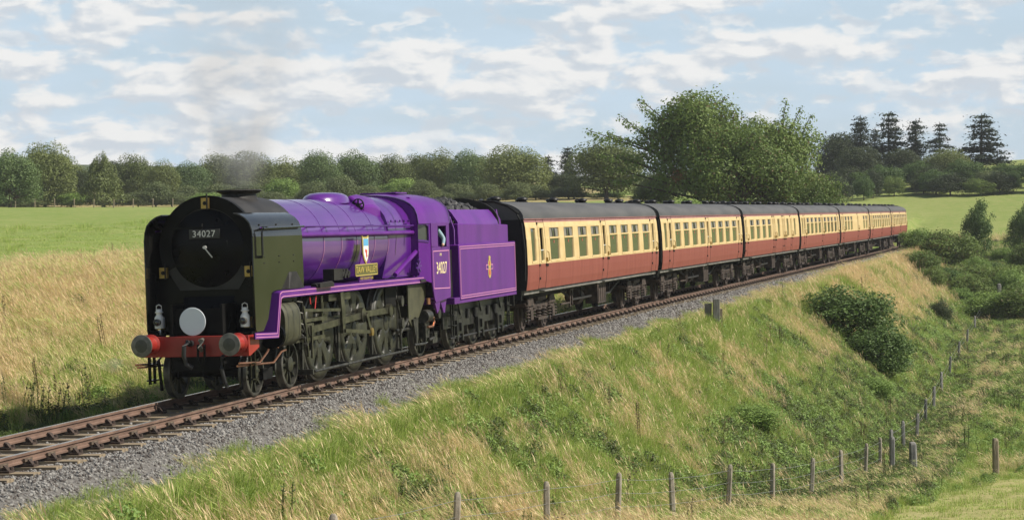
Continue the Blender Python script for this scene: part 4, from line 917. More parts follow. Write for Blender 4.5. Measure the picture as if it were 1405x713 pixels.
LAY_A = dict(win=[(3.05, 4.30), (4.90, 6.15), (6.80, 8.08), (8.65, 9.93), (11.42, 12.70), (13.30, 14.58), (15.15, 16.42), (17.10, 18.38)], door=[(1.70, 2.52), (10.22, 11.0), (18.68, 19.45)], small=[(0.85, 1.42)])
LAY_B = dict(win=[(2.05, 3.35), (4.05, 5.25), (6.05, 7.25), (7.95, 9.10)], door=[(0.42, 1.1), (9.62, 10.12), (10.12, 10.62), (13.2, 13.75), (13.75, 14.3), (16.4, 17.0)], small=[(11.5, 12.3), (15.0, 15.8), (17.9, 18.6)])
LAY_C = dict(win=[(2.9, 4.15), (4.75, 5.95), (6.6, 7.85), (15.4, 16.6), (17.3, 18.5)], door=[(1.55, 2.35), (11.2, 11.9), (18.8, 19.4)], small=[(0.8, 1.3)])
L0, L1 = 0.32, 19.98
Z0, Z1, ZM = 1.975, 2.985, 2.66
def side_wall(lay, sd):
    """side of the body with real openings; returns crimson and cream and cantrail faces in one mesh"""
    cuts = sorted(set([L0, L1] + [x for k in ('win', 'door', 'small') for w in lay[k] for x in opening(k, w)])); zs = sorted(set([q[1] for q in BP] + [Z0, Z1]))
    b = MB(True); holes = [opening(k, w) for k in ('win', 'door', 'small') for w in lay[k]]
    for i in range(len(cuts) - 1):
        xm = (cuts[i] + cuts[i + 1]) / 2
        inh = any(h[0] < xm < h[1] for h in holes)
        for j in range(len(zs) - 1):
            zm = (zs[j] + zs[j + 1]) / 2
            if inh and Z0 < zm < Z1: continue
            mi = 0 if zm < 1.93 else (1 if zm < 3.12 else 2)
            b.add([(cuts[i], sd * bp(zs[j]), zs[j]), (cuts[i + 1], sd * bp(zs[j]), zs[j]), (cuts[i + 1], sd * bp(zs[j + 1]), zs[j + 1]), (cuts[i], sd * bp(zs[j + 1]), zs[j + 1])], [(0, 1, 2, 3)], mi=mi, smooth=True)
    return b
def opening(k, w):
    if k == 'door': return (w[0] + 0.17, w[1] - 0.17)
    return w
def frame_ring(b, x0, x1, z0, z1, sd, t, out, r=0.07):
    """rounded window surround standing a little proud"""
    def loop(g, dy):
        q = []
        for cx, cz, a0 in ((x1 - r, z1 - r, 0), (x0 + r, z1 - r, 90), (x0 + r, z0 + r, 180), (x1 - r, z0 + r, 270)):
            for a in (0, 30, 60, 90): q.append((cx + (r + g) * math.cos(R(a0 + a)), cz + (r + g) * math.sin(R(a0 + a))))
        return [(x, sd * (bp(z) + dy), z) for x, z in q]
    b.loft([loop(0.012, -0.002), loop(0.012, out), loop(-t * 0.6, out), loop(-t, -0.03)], caps=False, smooth=False)
def make_window(x0, x1, sd, parent, kind='win', rr=None):
    b = MB(True); frame_ring(b, x0, x1, Z0, Z1, sd, 0.05, 0.008)
    # corner fillers keep the opening closed outside the rounded surround
    if kind == 'win': b.bar((x0, sd * (bp(ZM) - .005), ZM), (x1, sd * (bp(ZM) - .005), ZM), 0.03, 0.05)
    w = b.build('window', 'cream', parent, recalc=False)
    b = MB(True); i = 0.028; b.add([(x0, sd * (bp(Z0) - i), Z0), (x1, sd * (bp(Z0) - i), Z0), (x1, sd * (bp(ZM) - i), ZM), (x0, sd * (bp(ZM) - i), ZM), (x1, sd * (bp(Z1) - i), Z1), (x0, sd * (bp(Z1) - i), Z1)], [(0, 1, 2, 3), (3, 2, 4, 5)], smooth=False)
    b.build('pane', 'blind_pale' if kind == 'small' and sd > 0 and rr == 1 else 'glass', w)
    if kind == 'win':
        n = 6; zt = Z1 - 0.06
        for q, (a, c) in enumerate(((x0 + .06, x0 + (x1 - x0) * .40), (x1 - (x1 - x0) * .40, x1 - .06))):
            b = MB(True)
            for k in range(n):
                xa = a + (c - a) * k / n; xb = a + (c - a) * (k + .55) / n
                b.add([(xa, sd * (bp(ZM) - .022), ZM + .03), (xb, sd * (bp(ZM) - .018), ZM + .03), (xb, sd * (bp(Z1) - .018), zt), (xa, sd * (bp(Z1) - .022), zt)], [(0, 1, 2, 3)], smooth=False)
            xx = (x0 + x1) / 2 + (-.16, .16)[q]; b.bar((xx, sd * (bp(ZM) - .015), ZM + .02), (xx, sd * (bp(Z1) - .015), zt), 0.012, 0.05, up=(1, 0, 0), mi=1)
            b.build('sliding_light', ['curtain', 'underframe_dark'], w)
        b = MB(True); xm = (x0 + x1) / 2; b.box(xm - .03, xm + .03, *sorted((sd * (bp(2.55) - .027), sd * (bp(2.55) - .0235))), 2.50, 2.58); b.build('sticker', 'red_sticker', w)
    return w
def make_door(x0, x1, sd, parent, drop):
    b = MB(True)
    for xx in (x0, x1):
        for za, zb in zip([q[1] for q in BP][:-1], [q[1] for q in BP][1:]): b.bar((xx, sd * (bp(za) + .001), za), (xx, sd * (bp(zb) + .001), zb), 0.008, 0.016, up=(1, 0, 0))
    for za in (1.235, 3.11): b.bar((x0, sd * (bp(za) + .001), za), (x1, sd * (bp(za) + .001), za), 0.016, 0.006)
    d = b.build('door', 'underframe_dark', parent)
    a, c = x0 + 0.17, x1 - 0.17
    b = MB(True); frame_ring(b, a, c, Z0, Z1, sd, 0.045, 0.010); b.build('door_window', 'cream', d, recalc=False)
    b = MB(True); zt = 2.32 if drop else Z1; b.add([(a, sd * (bp(Z0) - .03), Z0), (c, sd * (bp(Z0) - .03), Z0), (c, sd * (bp(zt) - .03), zt), (a, sd * (bp(zt) - .03), zt)], [(0, 1, 2, 3)], smooth=False)
    if drop: b.bar((a, sd * (bp(2.32) - .03), 2.32), (c, sd * (bp(2.32) - .03), 2.32), .03, .03, mi=1)
    b.build('pane', ['glass', 'silver'], d)
    b = MB(True); b.box(x1 - .04, x1 + .02, *sorted((sd * bp(2.0), sd * (bp(2.0) + .05))), 1.98, 2.10); b.tube([(x1 + .12, sd * 1.41, 1.98), (x1 + .12, sd * 1.47, 2.02), (x1 + .12, sd * 1.46, 2.24), (x1 + .12, sd * 1.40, 2.28)], .014, seg=6); b.build('door_handle', 'brass', d)
    b = MB(True)
    for xx, z_ in ((x0 - .02, 1.90), (x1 - .06, 1.89), (x1 + .12, 1.88), (x0 + .05, 1.52), (x0 - .02, 3.08)): b.box(xx - .035, xx + .035, *sorted((sd * (bp(z_) - .002), sd * (bp(z_) + .03))), z_ - .035, z_ + .035)
    b.build('hinge', 'end_black', d)
    return d
def make_bogie(sc, parent):
    g = empty('bogie'); g.parent = parent; g.location = (sc, 0, 0)
    for s_ in (-1.3, 1.3):
        for sd in (1, -1):
            w = empty('wheel'); w.parent = g; w.location = (s_, -sd * .755, .457)
            wheel_small(w, sd)
    b = MB(True)
    for sd in (1, -1):
        y0, y1 = sorted((sd * .98, sd * 1.05))
        b.prism([(-1.75, .82), (-1.3, .90), (-.6, .78), (.6, .78), (1.3, .90), (1.75, .82), (1.7, .70), (1.3, .74), (.6, .60), (-.6, .60), (-1.3, .74), (-1.7, .70)], y0, y1)
        b.box(-.55, .55, *sorted((sd * .95, sd * 1.12)), .30, .38); b.box(-.5, .5, *sorted((sd * .9, sd * 1.1)), .86, .96)
    b.box(-.3, .3, -1, 1, .55, .95)
    for s_ in (-1.7, 1.7): b.box(s_ - .05, s_ + .05, -1., 1., .7, .82)
    b.build('bogie_frame', 'bogie_brown', g)
    for s_ in (-1.3, 1.3):
        for sd in (1, -1):
            b = MB(True); y0, y1 = sorted((sd * 1.0, sd * 1.13)); b.box(s_ - .14, s_ + .14, y0, y1, .34, .62); b.box(s_ - .26, s_ + .26, sd * 1.04 - .05, sd * 1.04 + .05, .62, .70)
            b.prism([(s_ - .42, .74), (s_ + .42, .74), (s_ + .22, .98), (s_ - .22, .98)], *sorted((sd * 1.0, sd * 1.10))); b.bar((s_ - .35, sd * 1.08, .95), (s_ - .35, sd * 1.08, .25), .05, .07); b.build('axle_box', 'bogie_brown', g)
    b = MB(True)
    for sd in (1, -1):
        for s_ in (-.32, .32, -.95, .95, -1.62, 1.62):
            for k in range(4): b.lathe([(0, .075), (.022, .095), (.044, .075)], c=(s_, sd * 1.06, .40 + .085 * k), axis='z', seg=10)
    b.build('coil_spring', 'bogie_brown', g)
    return g
_ws = {}
def wheel_small(w, sd):
    if sd not in _ws:
        b = MB(True); r = .457; o_ = sd * .065; i_ = -sd * .065
        b.lathe([(i_, r + .025), (i_ + sd * .03, r + .026), (i_ + sd * .04, r), (o_, r - .004), (o_, r - .06), (o_ - sd * .05, r - .09), (0, .2), (sd * .04, .12), (sd * .06, 0)], axis='p', seg=28); o = b.build('disc', 'bogie_brown', None); _ws[sd] = o.data; bpy.data.objects.remove(o)
    o = bpy.data.objects.new('disc', _ws[sd]); COL.objects.link(o); o.parent = w
def make_coach(lay, label, seed):
    rr = random.Random(seed); c = empty('railway_carriage')
    tag(c, label, 'carriage', 'crimson and cream carriages')
    for sd in (1, -1):
        b = side_wall(lay, sd); bs = b.build('body_side', ['crimson', 'cream', 'cantrail'], c, recalc=False)
        for w in lay['win']: make_window(*w, sd, bs)
        for w in lay['small']: make_window(*w, sd, bs, 'small', seed)
        for k, w in enumerate(lay['door']): make_door(*w, sd, bs, drop=(k + seed) % 2 == 0 or k == 1)
        b = MB(True)
        b.box(L0 + .05, L1 - .05, *sorted((sd * 1.20, sd * 1.27)), 1.10, 1.218); so = b.build('solebar', 'solebar_grey', c)
        b = MB(True); b.box(2.1, 9.9, *sorted((sd * 1.27, sd * 1.43)), 1.135, 1.17); b.box(10.3, 18.2, *sorted((sd * 1.27, sd * 1.43)), 1.135, 1.17); b.build('step_board', 'solebar_grey', so)
    # roof
    b = MB(True); sec = []
    for a in range(0, 181, 9): sec.append((1.335 * math.copysign(abs(math.cos(R(a))) ** .8, math.cos(R(a))), 3.205 + 0.535 * math.sin(R(a)) ** .85))
    b.loft([[(x, p, z) for p, z in sec] for x in (L0 - .03, L0 + .02, L1 - .02, L1 + .03)], closed=False, caps=False)
    for x in (L0 - .03, L1 + .03): b.add([(x, p, z) for p, z in sec], [tuple(range(len(sec)))], smooth=False)
    roof = b.build('roof', 'roof_grey', c)
    b = MB(True)
    for sd in (1, -1): b.bar((L0 - .03, sd * 1.335, 3.212), (L1 + .03, sd * 1.335, 3.212), .03, .025)
    b.build('gutter', 'cantrail', roof)
    for x, p in [(1.2, .3), (2.9, -.25)] + [(4.2 + 2.05 * k + rr.uniform(-.2, .2), .28 * (-1) ** k) for k in range(7)] + [(18.9, .2)]:
        z = 3.205 + .535 * (1 - (abs(p) / 1.335) ** 2.5) ** .42
        b = MB(True); b.lathe([(-.05, .17), (.03, .17), (.05, .12), (.07, .13), (.11, .17), (.15, .15), (.18, .07), (.19, 0)], c=(x, p, z - .03), axis='z', seg=14); b.build('roof_ventilator', 'end_black', roof)
    b = MB(True); b.bar((1.0, .62, 3.655), (3.4, .62, 3.655), .03, .02); b.build('rain_strip', 'roof_paint', roof)
    # ends with gangway and pipes
    for x, d in ((L0, -1), (L1, 1)):
        b = MB(True); es = [(bp(z), z) for z in [q[1] for q in BP]]
        poly = es + [(p, z) for p, z in sec if z > 3.22] + [(-p, z) for p, z in es[::-1]]
        b.prism(poly, *sorted((x - d * .02, x + d * .005)), axis='s'); en = b.build('body_end', 'end_black', c)
        b = MB(True); b.box(*sorted((x + d * .005, x + d * .22)), -.52, .52, 1.25, 3.22); b.box(*sorted((x + d * .10, x + d * .14)), -.58, .58, 1.2, 3.3); b.build('gangway', 'end_black', en)
        b = MB(True)
        b.tube([(x + d * .05, .85, 3.62), (x + d * .06, 1.12, 3.45), (x + d * .07, 1.28, 3.1), (x + d * .08, 1.36, 2.3), (x + d * .08, 1.34, 1.5)], .03, seg=6); b.tube([(x + d * .04, .1, 3.74), (x - d * .5, .0, 3.80), (x - d * .9, -.2, 3.75)], .04, seg=6); b.tube([(x + d * .06, -.1, 3.75), (x + d * .06, .5, 3.74), (x + d * .06, .9, 3.60), (x + d * .06, 1.2, 3.38)], .04, seg=6)
        for sd in (1, -1): b.lathe([(0, .12), (d * .28, .1), (d * .29, .2), (d * .33, .2), (d * .34, 0)], c=(x, sd * .864, 1.06), axis='s', seg=14)
        b.box(*sorted((x - d * .04, x + d * .03)), -1.2, 1.2, .95, 1.22); b.build('end_fitting', 'end_black', en)
    # underframe
    b = MB(True); b.box(L0, L1, -1.15, 1.15, 1.06, 1.215); b.box(L0 + .3, L1 - .3, -.3, .3, .85, 1.06)
    for sd in (1, -1):
        b.bar((5.6, sd * 1.0, 1.08), (7.4, sd * 1.0, .70), .05, .07); b.bar((7.4, sd * 1.0, .70), (12.9, sd * 1.0, .70), .05, .07); b.bar((12.9, sd * 1.0, .70), (14.7, sd * 1.0, 1.08), .05, .07)
        for s_ in (7.4, 8.6, 12.9): b.bar((s_, sd * 1.0, .70), (s_, sd * 1.0, 1.1), .05, .06)
    b.build('underframe', 'underframe_dark', c)
    for sd in (1, -1):
        b = MB(True); b.box(10.1, 11.35, *sorted((sd * .80, sd * 1.22)), .44, 1.09)
        for k in range(4): b.bar((10.2 + .33 * k, sd * 1.225, .48), (10.2 + .33 * k, sd * 1.225, 1.0), .02, .03)
        b.build('battery_box', 'bogie_brown', c)
    for sd in (1, -1):
        b = MB(True); b.lathe([(0, 0), (0, .26), (.62, .26), (.62, 0)], c=(8.7, sd * .7, .72), axis='s', seg=16); b.build('vacuum_cylinder', 'bogie_brown', c); b = MB(True); b.box(6.5, 7.0, *sorted((sd * 1.05, sd * 1.15)), 1.0, 1.1); b.bar((6.6, sd * 1.1, 1.08), (6.6, sd * 1.1, .5), .05, .1); b.bar((6.9, sd * 1.1, 1.08), (6.9, sd * 1.1, .55), .05, .07); b.tube([(5.6, sd * 1.05, .62), (6.6, sd * 1.1, .62)], .03)
        b.build('brake_lever', 'bogie_brown', c)
    for s_ in (3.06, 17.24): make_bogie(s_, c)
    # dim compartments inside
    b = MB(True); b.box(L0 + .05, L1 - .05, -1.28, 1.28, 1.25, 1.28)
    for k in range(9): b.box(2.7 + k * 1.93, 2.78 + k * 1.93, -1.25, .45, 1.28, 3.1)
    b.box(L0 + .1, L1 - .1, -.02, .0, 1.28, 3.1)
    b.build('compartment', 'interior_brown', c)
    return c
LABS = ['crimson and cream carriage coupled directly behind the purple tender', 'crimson and cream carriage, second behind the tender', 'crimson and cream brake carriage with several doors, third behind the tender', 'crimson and cream carriage, fourth behind the tender', 'crimson and cream carriage with a blank middle panel, fifth behind the tender', 'crimson and cream carriage, sixth behind the tender', 'crimson and cream carriage at the tail of the train']
CS, CP = 20.72, 20.42
proto_c = {}
for i in range(7):
    kind = 'AABACAA'[i]; s0 = CS + CP * i
    if kind not in proto_c: c = make_coach(dict(A=LAY_A, B=LAY_B, C=LAY_C)[kind], LABS[i], i); proto_c[kind] = c
    else: c = copy_tree(proto_c[kind])
    c['label'] = LABS[i]
    c.matrix_world = frame(s0 + 10.1, s0)

# ================================================================ the driver leaning on the cab side
mat('shirt_blue', (0.20, 0.30, 0.36), (0.27, 0.37, 0.42), scale=6, rough=0.85)
mat('skin', (0.50, 0.30, 0.21), rough=0.6)
mat('overall_dark', (0.03, 0.035, 0.05), rough=0.9)
def skin_body(name, verts, edges, radii, mats, assign, mtx):
    me = bpy.data.meshes.new(name); me.from_pydata(verts, edges, []); o = bpy.data.objects.new(name, me); COL.objects.link(o)
    md = o.modifiers.new('skin', 'SKIN'); md.use_smooth_shade = True
    for i, r in enumerate(radii): me.skin_vertices[0].data[i].radius = (r, r)
    me.skin_vertices[0].data[0].use_root = True
    o.modifiers.new('sub', 'SUBSURF').levels = 1; o.modifiers['sub'].render_levels = 2
    dg = bpy.context.evaluated_depsgraph_get(); ev = o.evaluated_get(dg); m2 = bpy.data.meshes.new_from_object(ev)
    bpy.data.objects.remove(o); o = bpy.data.objects.new(name, m2); COL.objects.link(o)
    m2.materials.clear()
    for m in mats: m2.materials.append(MATS[m])
    for pl in m2.polygons: pl.material_index = assign(pl.center); pl.use_smooth = True
    o.matrix_world = mtx
    return o
V = [(0, 0, 0.95), (0, 0, 1.15), (0, -.02, 1.38), (0, -.02, 1.48), (-.02, -.03, 1.60), (-.03, -.03, 1.72),
     (.02, -.19, 1.40), (.08, -.33, 1.18), (-.10, -.36, 1.05), (-.17, -.36, 1.02),
     (-.05, .19, 1.40), (-.2, .26, 1.15), (-.38, .12, 1.10), (-.44, .08, 1.10),
     (0, -.10, .90), (-.02, -.11, .48), (0, -.11, .06), (-.12, -.11, .03), (0, .10, .90), (-.02, .11, .48), (0, .11, .06), (-.12, .11, .03)]
E_ = [(0, 1), (1, 2), (2, 3), (3, 4), (4, 5), (2, 6), (6, 7), (7, 8), (8, 9), (2, 10), (10, 11), (11, 12), (12, 13), (0, 14), (14, 15), (15, 16), (16, 17), (0, 18), (18, 19), (19, 20), (20, 21)]
RD = [.15, .15, .16, .06, .10, .085, .075, .055, .04, .04, .075, .055, .04, .04, .095, .065, .045, .04, .095, .065, .045, .04]
dm = LM @ Matrix.Translation((13.02, -0.98, 1.60))
drv = skin_body('person', V, E_, RD, ['overall_dark', 'shirt_blue', 'skin'], lambda c: 2 if (c.z > 1.47 or c.x < -.07 and c.z > 1.0 and abs(c.y) > .05 and c.x < -.12) else (1 if c.z > .95 else 0), dm)
tag(drv, 'person in pale blue shirt with an elbow on the locomotive cab side', 'person')

# ================================================================ vegetation
leafmat('grass_green', (0.22, 0.33, 0.05), (0.41, 0.51, 0.125), trans=0.30)
leafmat('grass_lush', (0.17, 0.26, 0.04), (0.31, 0.39, 0.09), trans=0.30)
leafmat('grass_dry', (0.62, 0.47, 0.25), (0.84, 0.67, 0.41), trans=0.3)
leafmat('grass_mixed', (0.32, 0.43, 0.10), (0.56, 0.59, 0.22), trans=0.28)
leafmat('weed_leaf', (0.14, 0.235, 0.05), (0.27, 0.37, 0.095), trans=0.25)
leafmat('weed_dark', (0.05, 0.078, 0.02), (0.10, 0.13, 0.035), trans=0.2, c3=(0.16, 0.11, 0.05))
leafmat('dock_brown', (0.07, 0.06, 0.022), (0.15, 0.11, 0.05), trans=0.15)
leafmat('oak_leaf', (0.095, 0.13, 0.038), (0.205, 0.24, 0.072), trans=0.28)
leafmat('ash_leaf', (0.085, 0.14, 0.05), (0.165, 0.23, 0.08), trans=0.28)
leafmat('dark_leaf', (0.034, 0.054, 0.02), (0.075, 0.098, 0.033), trans=0.22)
leafmat('fir_needle', (0.018, 0.034, 0.02), (0.045, 0.066, 0.03), trans=0.1)
leafmat('hedge_leaf', (0.09, 0.145, 0.032), (0.225, 0.30, 0.075), trans=0.32, c3=(0.12, 0.09, 0.035))
leafmat('bush_leaf', (0.055, 0.11, 0.026), (0.135, 0.205, 0.055), trans=0.28)
leafmat('pale_shrub', (0.105, 0.14, 0.055), (0.175, 0.205, 0.08), trans=0.22)
leafmat('russet_leaf', (0.16, 0.085, 0.03), (0.24, 0.13, 0.04), trans=0.2)
mat('bark', (0.05, 0.038, 0.026), (0.11, 0.088, 0.062), scale=5, rough=0.95, bump=0.4)
def arr_mesh(name, v, f, m):
    me = bpy.data.meshes.new(name); me.from_pydata(np.asarray(v).tolist(), [], f if isinstance(f, list) else f.tolist())
    for q in (m if isinstance(m, (list, tuple)) else [m]): me.materials.append(MATS[q])
    return me
def tuft_mesh(seed, n, h, spread, width, lean, curl, m, m2=None, share=0.0, head=0.0):
    """a tuft of blades: each blade a tapering bent strip"""
    rs = np.random.RandomState(seed); v = []; f = []; mi = []
    for k in range(n):
        a = rs.uniform(0, 6.283); r = spread * math.sqrt(rs.rand()); hh = rs.uniform(*h); w = width * rs.uniform(0.7, 1.3)
        base = np.array([r * math.cos(a), r * math.sin(a), -0.05]); d = np.array([math.cos(a), math.sin(a), 0]) * rs.uniform(0, curl) + np.array([lean[0], lean[1], 0]) * rs.uniform(0.5, 1.3)
        t = rs.uniform(0, 6.283); sd = np.array([math.cos(t), math.sin(t), 0]) * w / 2
        p1 = base + np.array([0, 0, hh * 0.55]) + d * hh * 0.22; p2 = base + np.array([0, 0, hh * (0.97 - 0.25 * np.linalg.norm(d))]) + d * hh * 0.75
        i = len(v); v += [base - sd, base + sd, p1 + sd * .8, p1 - sd * .8, p2]; f += [(i, i + 1, i + 2, i + 3), (i + 3, i + 2, i + 4)]
        q = 1 if m2 and rs.rand() < share else 0; mi += [q, q]
        if head and rs.rand() < head:
            i = len(v); e = (p2 - p1) / np.linalg.norm(p2 - p1); sd2 = np.array([math.cos(t), math.sin(t), 0]) * w * 1.7
            v += [p2 - e * .14, p2 - e * .05 + sd2, p2 + e * .05, p2 - e * .05 - sd2]; f.append((i, i + 1, i + 2, i + 3)); mi.append(1 if m2 else 0)
    me = arr_mesh('tuft', v, f, [m, m2] if m2 else m); me.polygons.foreach_set('material_index', mi); return me
def leaf_quads(P, Nn, size, rs, aspect=0.55):
    """quads at points P facing roughly along Nn"""
    n = len(P); Nn = Nn + rs.normal(0, 0.55, (n, 3)); Nn /= np.linalg.norm(Nn, axis=1)[:, None] + 1e-9
    t = rs.normal(0, 1, (n, 3)); U = np.cross(Nn, t); U /= np.linalg.norm(U, axis=1)[:, None] + 1e-9; W = np.cross(Nn, U)
    sz = size * rs.uniform(0.6, 1.35, n)[:, None]
    v = np.stack([P - U * sz * .5, P - W * sz * aspect * .5 + Nn * sz * .08, P + U * sz * .5, P + W * sz * aspect * .5 + Nn * sz * .08], 1).reshape(-1, 3)
    return v, np.arange(4 * n).reshape(-1, 4)
def weed_mesh(seed, n, rad, h, size, m):
    rs = np.random.RandomState(seed); P = rs.normal(0, 1, (n, 3)); P /= np.linalg.norm(P, axis=1)[:, None]; P *= rs.uniform(0.4, 1, (n, 1)) ** .5
    P[:, 2] = np.abs(P[:, 2]); Nn = P.copy(); Nn[:, 2] += .5; P = P * np.array([rad, rad, h]); v, f = leaf_quads(P, Nn, size, rs, .6)
    return arr_mesh('weed', v, f, m)
def stalk_mesh(seed, m):
    rs = np.random.RandomState(seed); v = []; f = []
    for s in range(3):
        x0, y0 = rs.uniform(-.12, .12, 2); h = rs.uniform(.6, .95); i = len(v)
        v += [(x0 - .008, y0, 0), (x0 + .008, y0, 0), (x0 + .006 - .05, y0, h), (x0 - .006 - .05, y0, h)]; f.append((i, i + 1, i + 2, i + 3))
        for k in range(26):
            z = h * rs.uniform(.35, 1.05); c = np.array([x0 - .05 * z / h, y0, z]); a = rs.uniform(0, 6.28); l = rs.uniform(.03, .075)
            d = np.array([math.cos(a), math.sin(a), rs.uniform(-.2, .7)]) * l; w = np.array([-math.sin(a), math.cos(a), 0]) * .02; i = len(v); v += [c, c + d * .5 + w, c + d, c + d * .5 - w]; f.append((i, i + 1, i + 2, i + 3))
    return arr_mesh('stalk', np.array(v), f, m)
WL = (-0.75, -0.05)
KINDS = [
    proto(tuft_mesh(1, 70, (.16, .40), .22, .008, (-.12, 0), .9, 'grass_lush')),                            # 0 fresh green
    proto(tuft_mesh(2, 70, (.18, .46), .22, .0075, (-.18, 0), .8, 'grass_green', 'grass_dry', .12)),         # 1 green
    proto(tuft_mesh(3, 66, (.24, .58), .24, .0065, WL, .7, 'grass_mixed', 'grass_dry', .35, .3)),            # 2 half dry
    proto(tuft_mesh(4, 60, (.34, .76), .24, .006, WL, .5, 'grass_dry', 'grass_dry', .5, .6)),               # 3 dry, tall, blown over
    proto(tuft_mesh(5, 52, (.42, .88), .27, .0055, (-.95, .05), .3, 'grass_dry', 'grass_mixed', .25, .7)),  # 4 dry
    proto(weed_mesh(6, 190, .28, .32, .065, 'weed_leaf')),                                                    # 5 leafy weed
    proto(weed_mesh(7, 190, .25, .36, .06, 'weed_dark')),                                                    # 6 dark weed
    proto(stalk_mesh(8, 'dock_brown')),                                                                       # 7 dock stalks
    proto(stalk_mesh(9, 'weed_dark')),                                                                        # 8 nettles
    proto(tuft_mesh(10, 40, (.05, .13), .22, .012, (0, 0), 1.2, 'grass_green', 'grass_mixed', .4)),           # 9 short turf
    proto(tuft_mesh(11, 66, (.20, .50), .25, .0075, (-.25, 0), .9, 'grass_mixed', 'grass_green', .5, .1)),      # 10 olive
]
rs = np.random.RandomState(77)
PT, RT, SC, IX = [], [], [], []
def sow(s0, s1, p0, p1, n, chooser, smin=.8, smax=1.3, dens=None):
    s = rs.uniform(s0, s1, n); p = rs.uniform(p0, p1, n)
    h = np.interp(s, _S, _H); X = np.interp(s, _S, _X) + p * np.cos(h); D = np.interp(s, _S, _Y) - p * np.sin(h)
    sow_xy(X, D, s, p, chooser, smin, smax, dens)
def sow_xy(X, D, s, p, chooser, smin, smax, dens=None):
    n = len(X); u = X / np.maximum(D, 1) * 2843 + 702
    ok = (u > -170) & (u < 1575) & (D > 18)
    if dens is not None: ok &= rs.rand(n) < dens(s, p, X, D)
    X, D, s, p = X[ok], D[ok], s[ok], p[ok]; n = len(X); z = np.maximum(ground(X, D), np.where((p > 1.3) & (p < 3.0), np.interp(p, [a for a, _ in prof], [c for _, c in prof]) + p * CANT - .02, -99))
    k, mul = chooser(s, p, X, D, n)
    PT.append(np.stack([X, D, z], -1)); RT.append(np.stack([rs.uniform(-.12, .12, n), rs.uniform(-.12, .12, n), np.where(np.isin(k, (2, 3, 4)), rs.uniform(-.7, .7, n), rs.uniform(0, 6.28, n))], -1))
    SC.append(rs.uniform(smin, smax, n) * mul); IX.append(k)
def pick(r, table):
    """table: list of (cumulative weight array, kind)"""
    out = np.full(r.shape, table[-1][1]); done = np.zeros(r.shape, bool); acc = np.zeros(r.shape)
    tot = sum(w for w, _ in table)
    for w, k in table:
        acc = acc + w / tot; m = (~done) & (r <= acc); out[m] = k; done |= m
    return out
def near_mix(s, p, X, D, n):
    d1 = .6 * hash_noise(X + .25 * D, D * .7, .8, 31) + .4 * hash_noise(X, D, 2.1, 36); d2 = hash_noise(X, D, .30, 32); d3 = hash_noise(X, D, .9, 33)
    edge = sstep(4.6, 3.2, p); low = sstep(5.5, 8.5, p) * sstep(8, 22, s)
    mid = sstep(3, 14, s) * sstep(60, 45, s); far = sstep(55, 75, s)
    dry = .30 * sstep(.52, .72, d1) * (1 - .75 * edge) * (1 - .8 * low) + .28 * sstep(.45, .65, d2) * sstep(10, 0, s) * (1 - edge)
    dry = dry + far * sstep(.30, .55, d2) * sstep(7.8, 5.5, p) * 1.6
    weed = low * (.6 + .9 * sstep(.4, .65, d3)) * (1 - .45 * far) + .5 * sstep(.58, .75, d3) * (1 - edge)
    one = np.ones(n)
    tb = [(one * (.5 + 1.6 * edge) * (1 - .5 * far), 0), (one * 1.2, 1), (one * (.55 + .5 * far), 10), (.30 + .9 * dry, 2), (1.5 * dry + .015, 3), (.9 * dry * (1 - far * .4) + .01, 4), (weed * 2.0 + .06, 5), (weed * 1.3 * (1 + .3 * low) + .02, 6), (.004 + .004 * low, 7), (.001 + .010 * low, 8)]
    k = pick(rs.rand(n), tb); mul = np.where(k == 0, .9, 1.0) * (1 + .15 * low) * np.where((p < 3.0) & (k > 1), .75, 1) * np.interp(p, [1.5, 2.2, 3.2, 7.5, 9.0], [.50, .65, 1.0, 1.0, .72])
    return k, mul
def left_mix(s, p, X, D, n):
    d1 = hash_noise(X + .3 * D, D * .5, .6, 41); d3 = hash_noise(X, D, 1.0, 43); up = sstep(-5.5, -9.5, p); one = np.ones(n); shade_strip = sstep(-4.9, -4.2, p) * (.35 + .65 * sstep(.4, .6, d3))  # dark weed strip at the bank foot, standing in for the train's shadow
    tb = [(.15 + .35 * (1 - up), 0), (.6 * (1 - up) + .08, 1), (.8 * (1 - .5 * up), 10), (.9 * (1 - shade_strip) + .0 * d1, 2), ((1.2 * up + .9 * sstep(.45, .65, d1)) * (1 - shade_strip), 3), ((1.3 * up + .4) * (1 - shade_strip), 4), (shade_strip * 2.2 + .03, 6), (shade_strip * 1.0 + .05 * sstep(.6, .8, d3), 5), (shade_strip * .8, 8), (.008 + shade_strip * .2, 7)]
    k = pick(rs.rand(n), tb); return k, np.where(shade_strip > .4, .42, .9) * np.interp(p, [-13.5, -11], [.55, 1])
def valley_mix(s, p, X, D, n):
    d2 = hash_noise(X, D, .35, 52); d3 = hash_noise(X, D, .8, 53); one = np.ones(n)
    tb = [(one * 1.1, 0), (one * 1.1, 1), (one * .5, 10), (one * .4 * sstep(.5, .7, d2), 2), (.4 * sstep(.6, .75, d2), 3), (one * .5 + sstep(.45, .6, d3), 5), (.5 * sstep(.5, .7, d3), 6), (.008 * one, 7), (.02 * one, 8)]
    return pick(rs.rand(n), tb), np.where(D < 66, .55, np.where(p > 14, .75, 1.0))
def short_mix(s, p, X, D, n): return pick(rs.rand(n), [(np.ones(n), 9), (np.ones(n) * .02, 1)]), 1.0
sow(-16, 5, 2.2, 2.7, 400, near_mix, .6, 1.0, lambda s, p, X, D: sstep(.45, .62, hash_noise(X, D, 1.1, 71)))
sow(4, 60, 1.45, 2.7, 4200, near_mix, .75, 1.25, lambda s, p, X, D: sstep(.95, .55, 2.8 - p + .8 * (1 - hash_noise(X, D, 1.1, 71))) * sstep(3, 9, s))
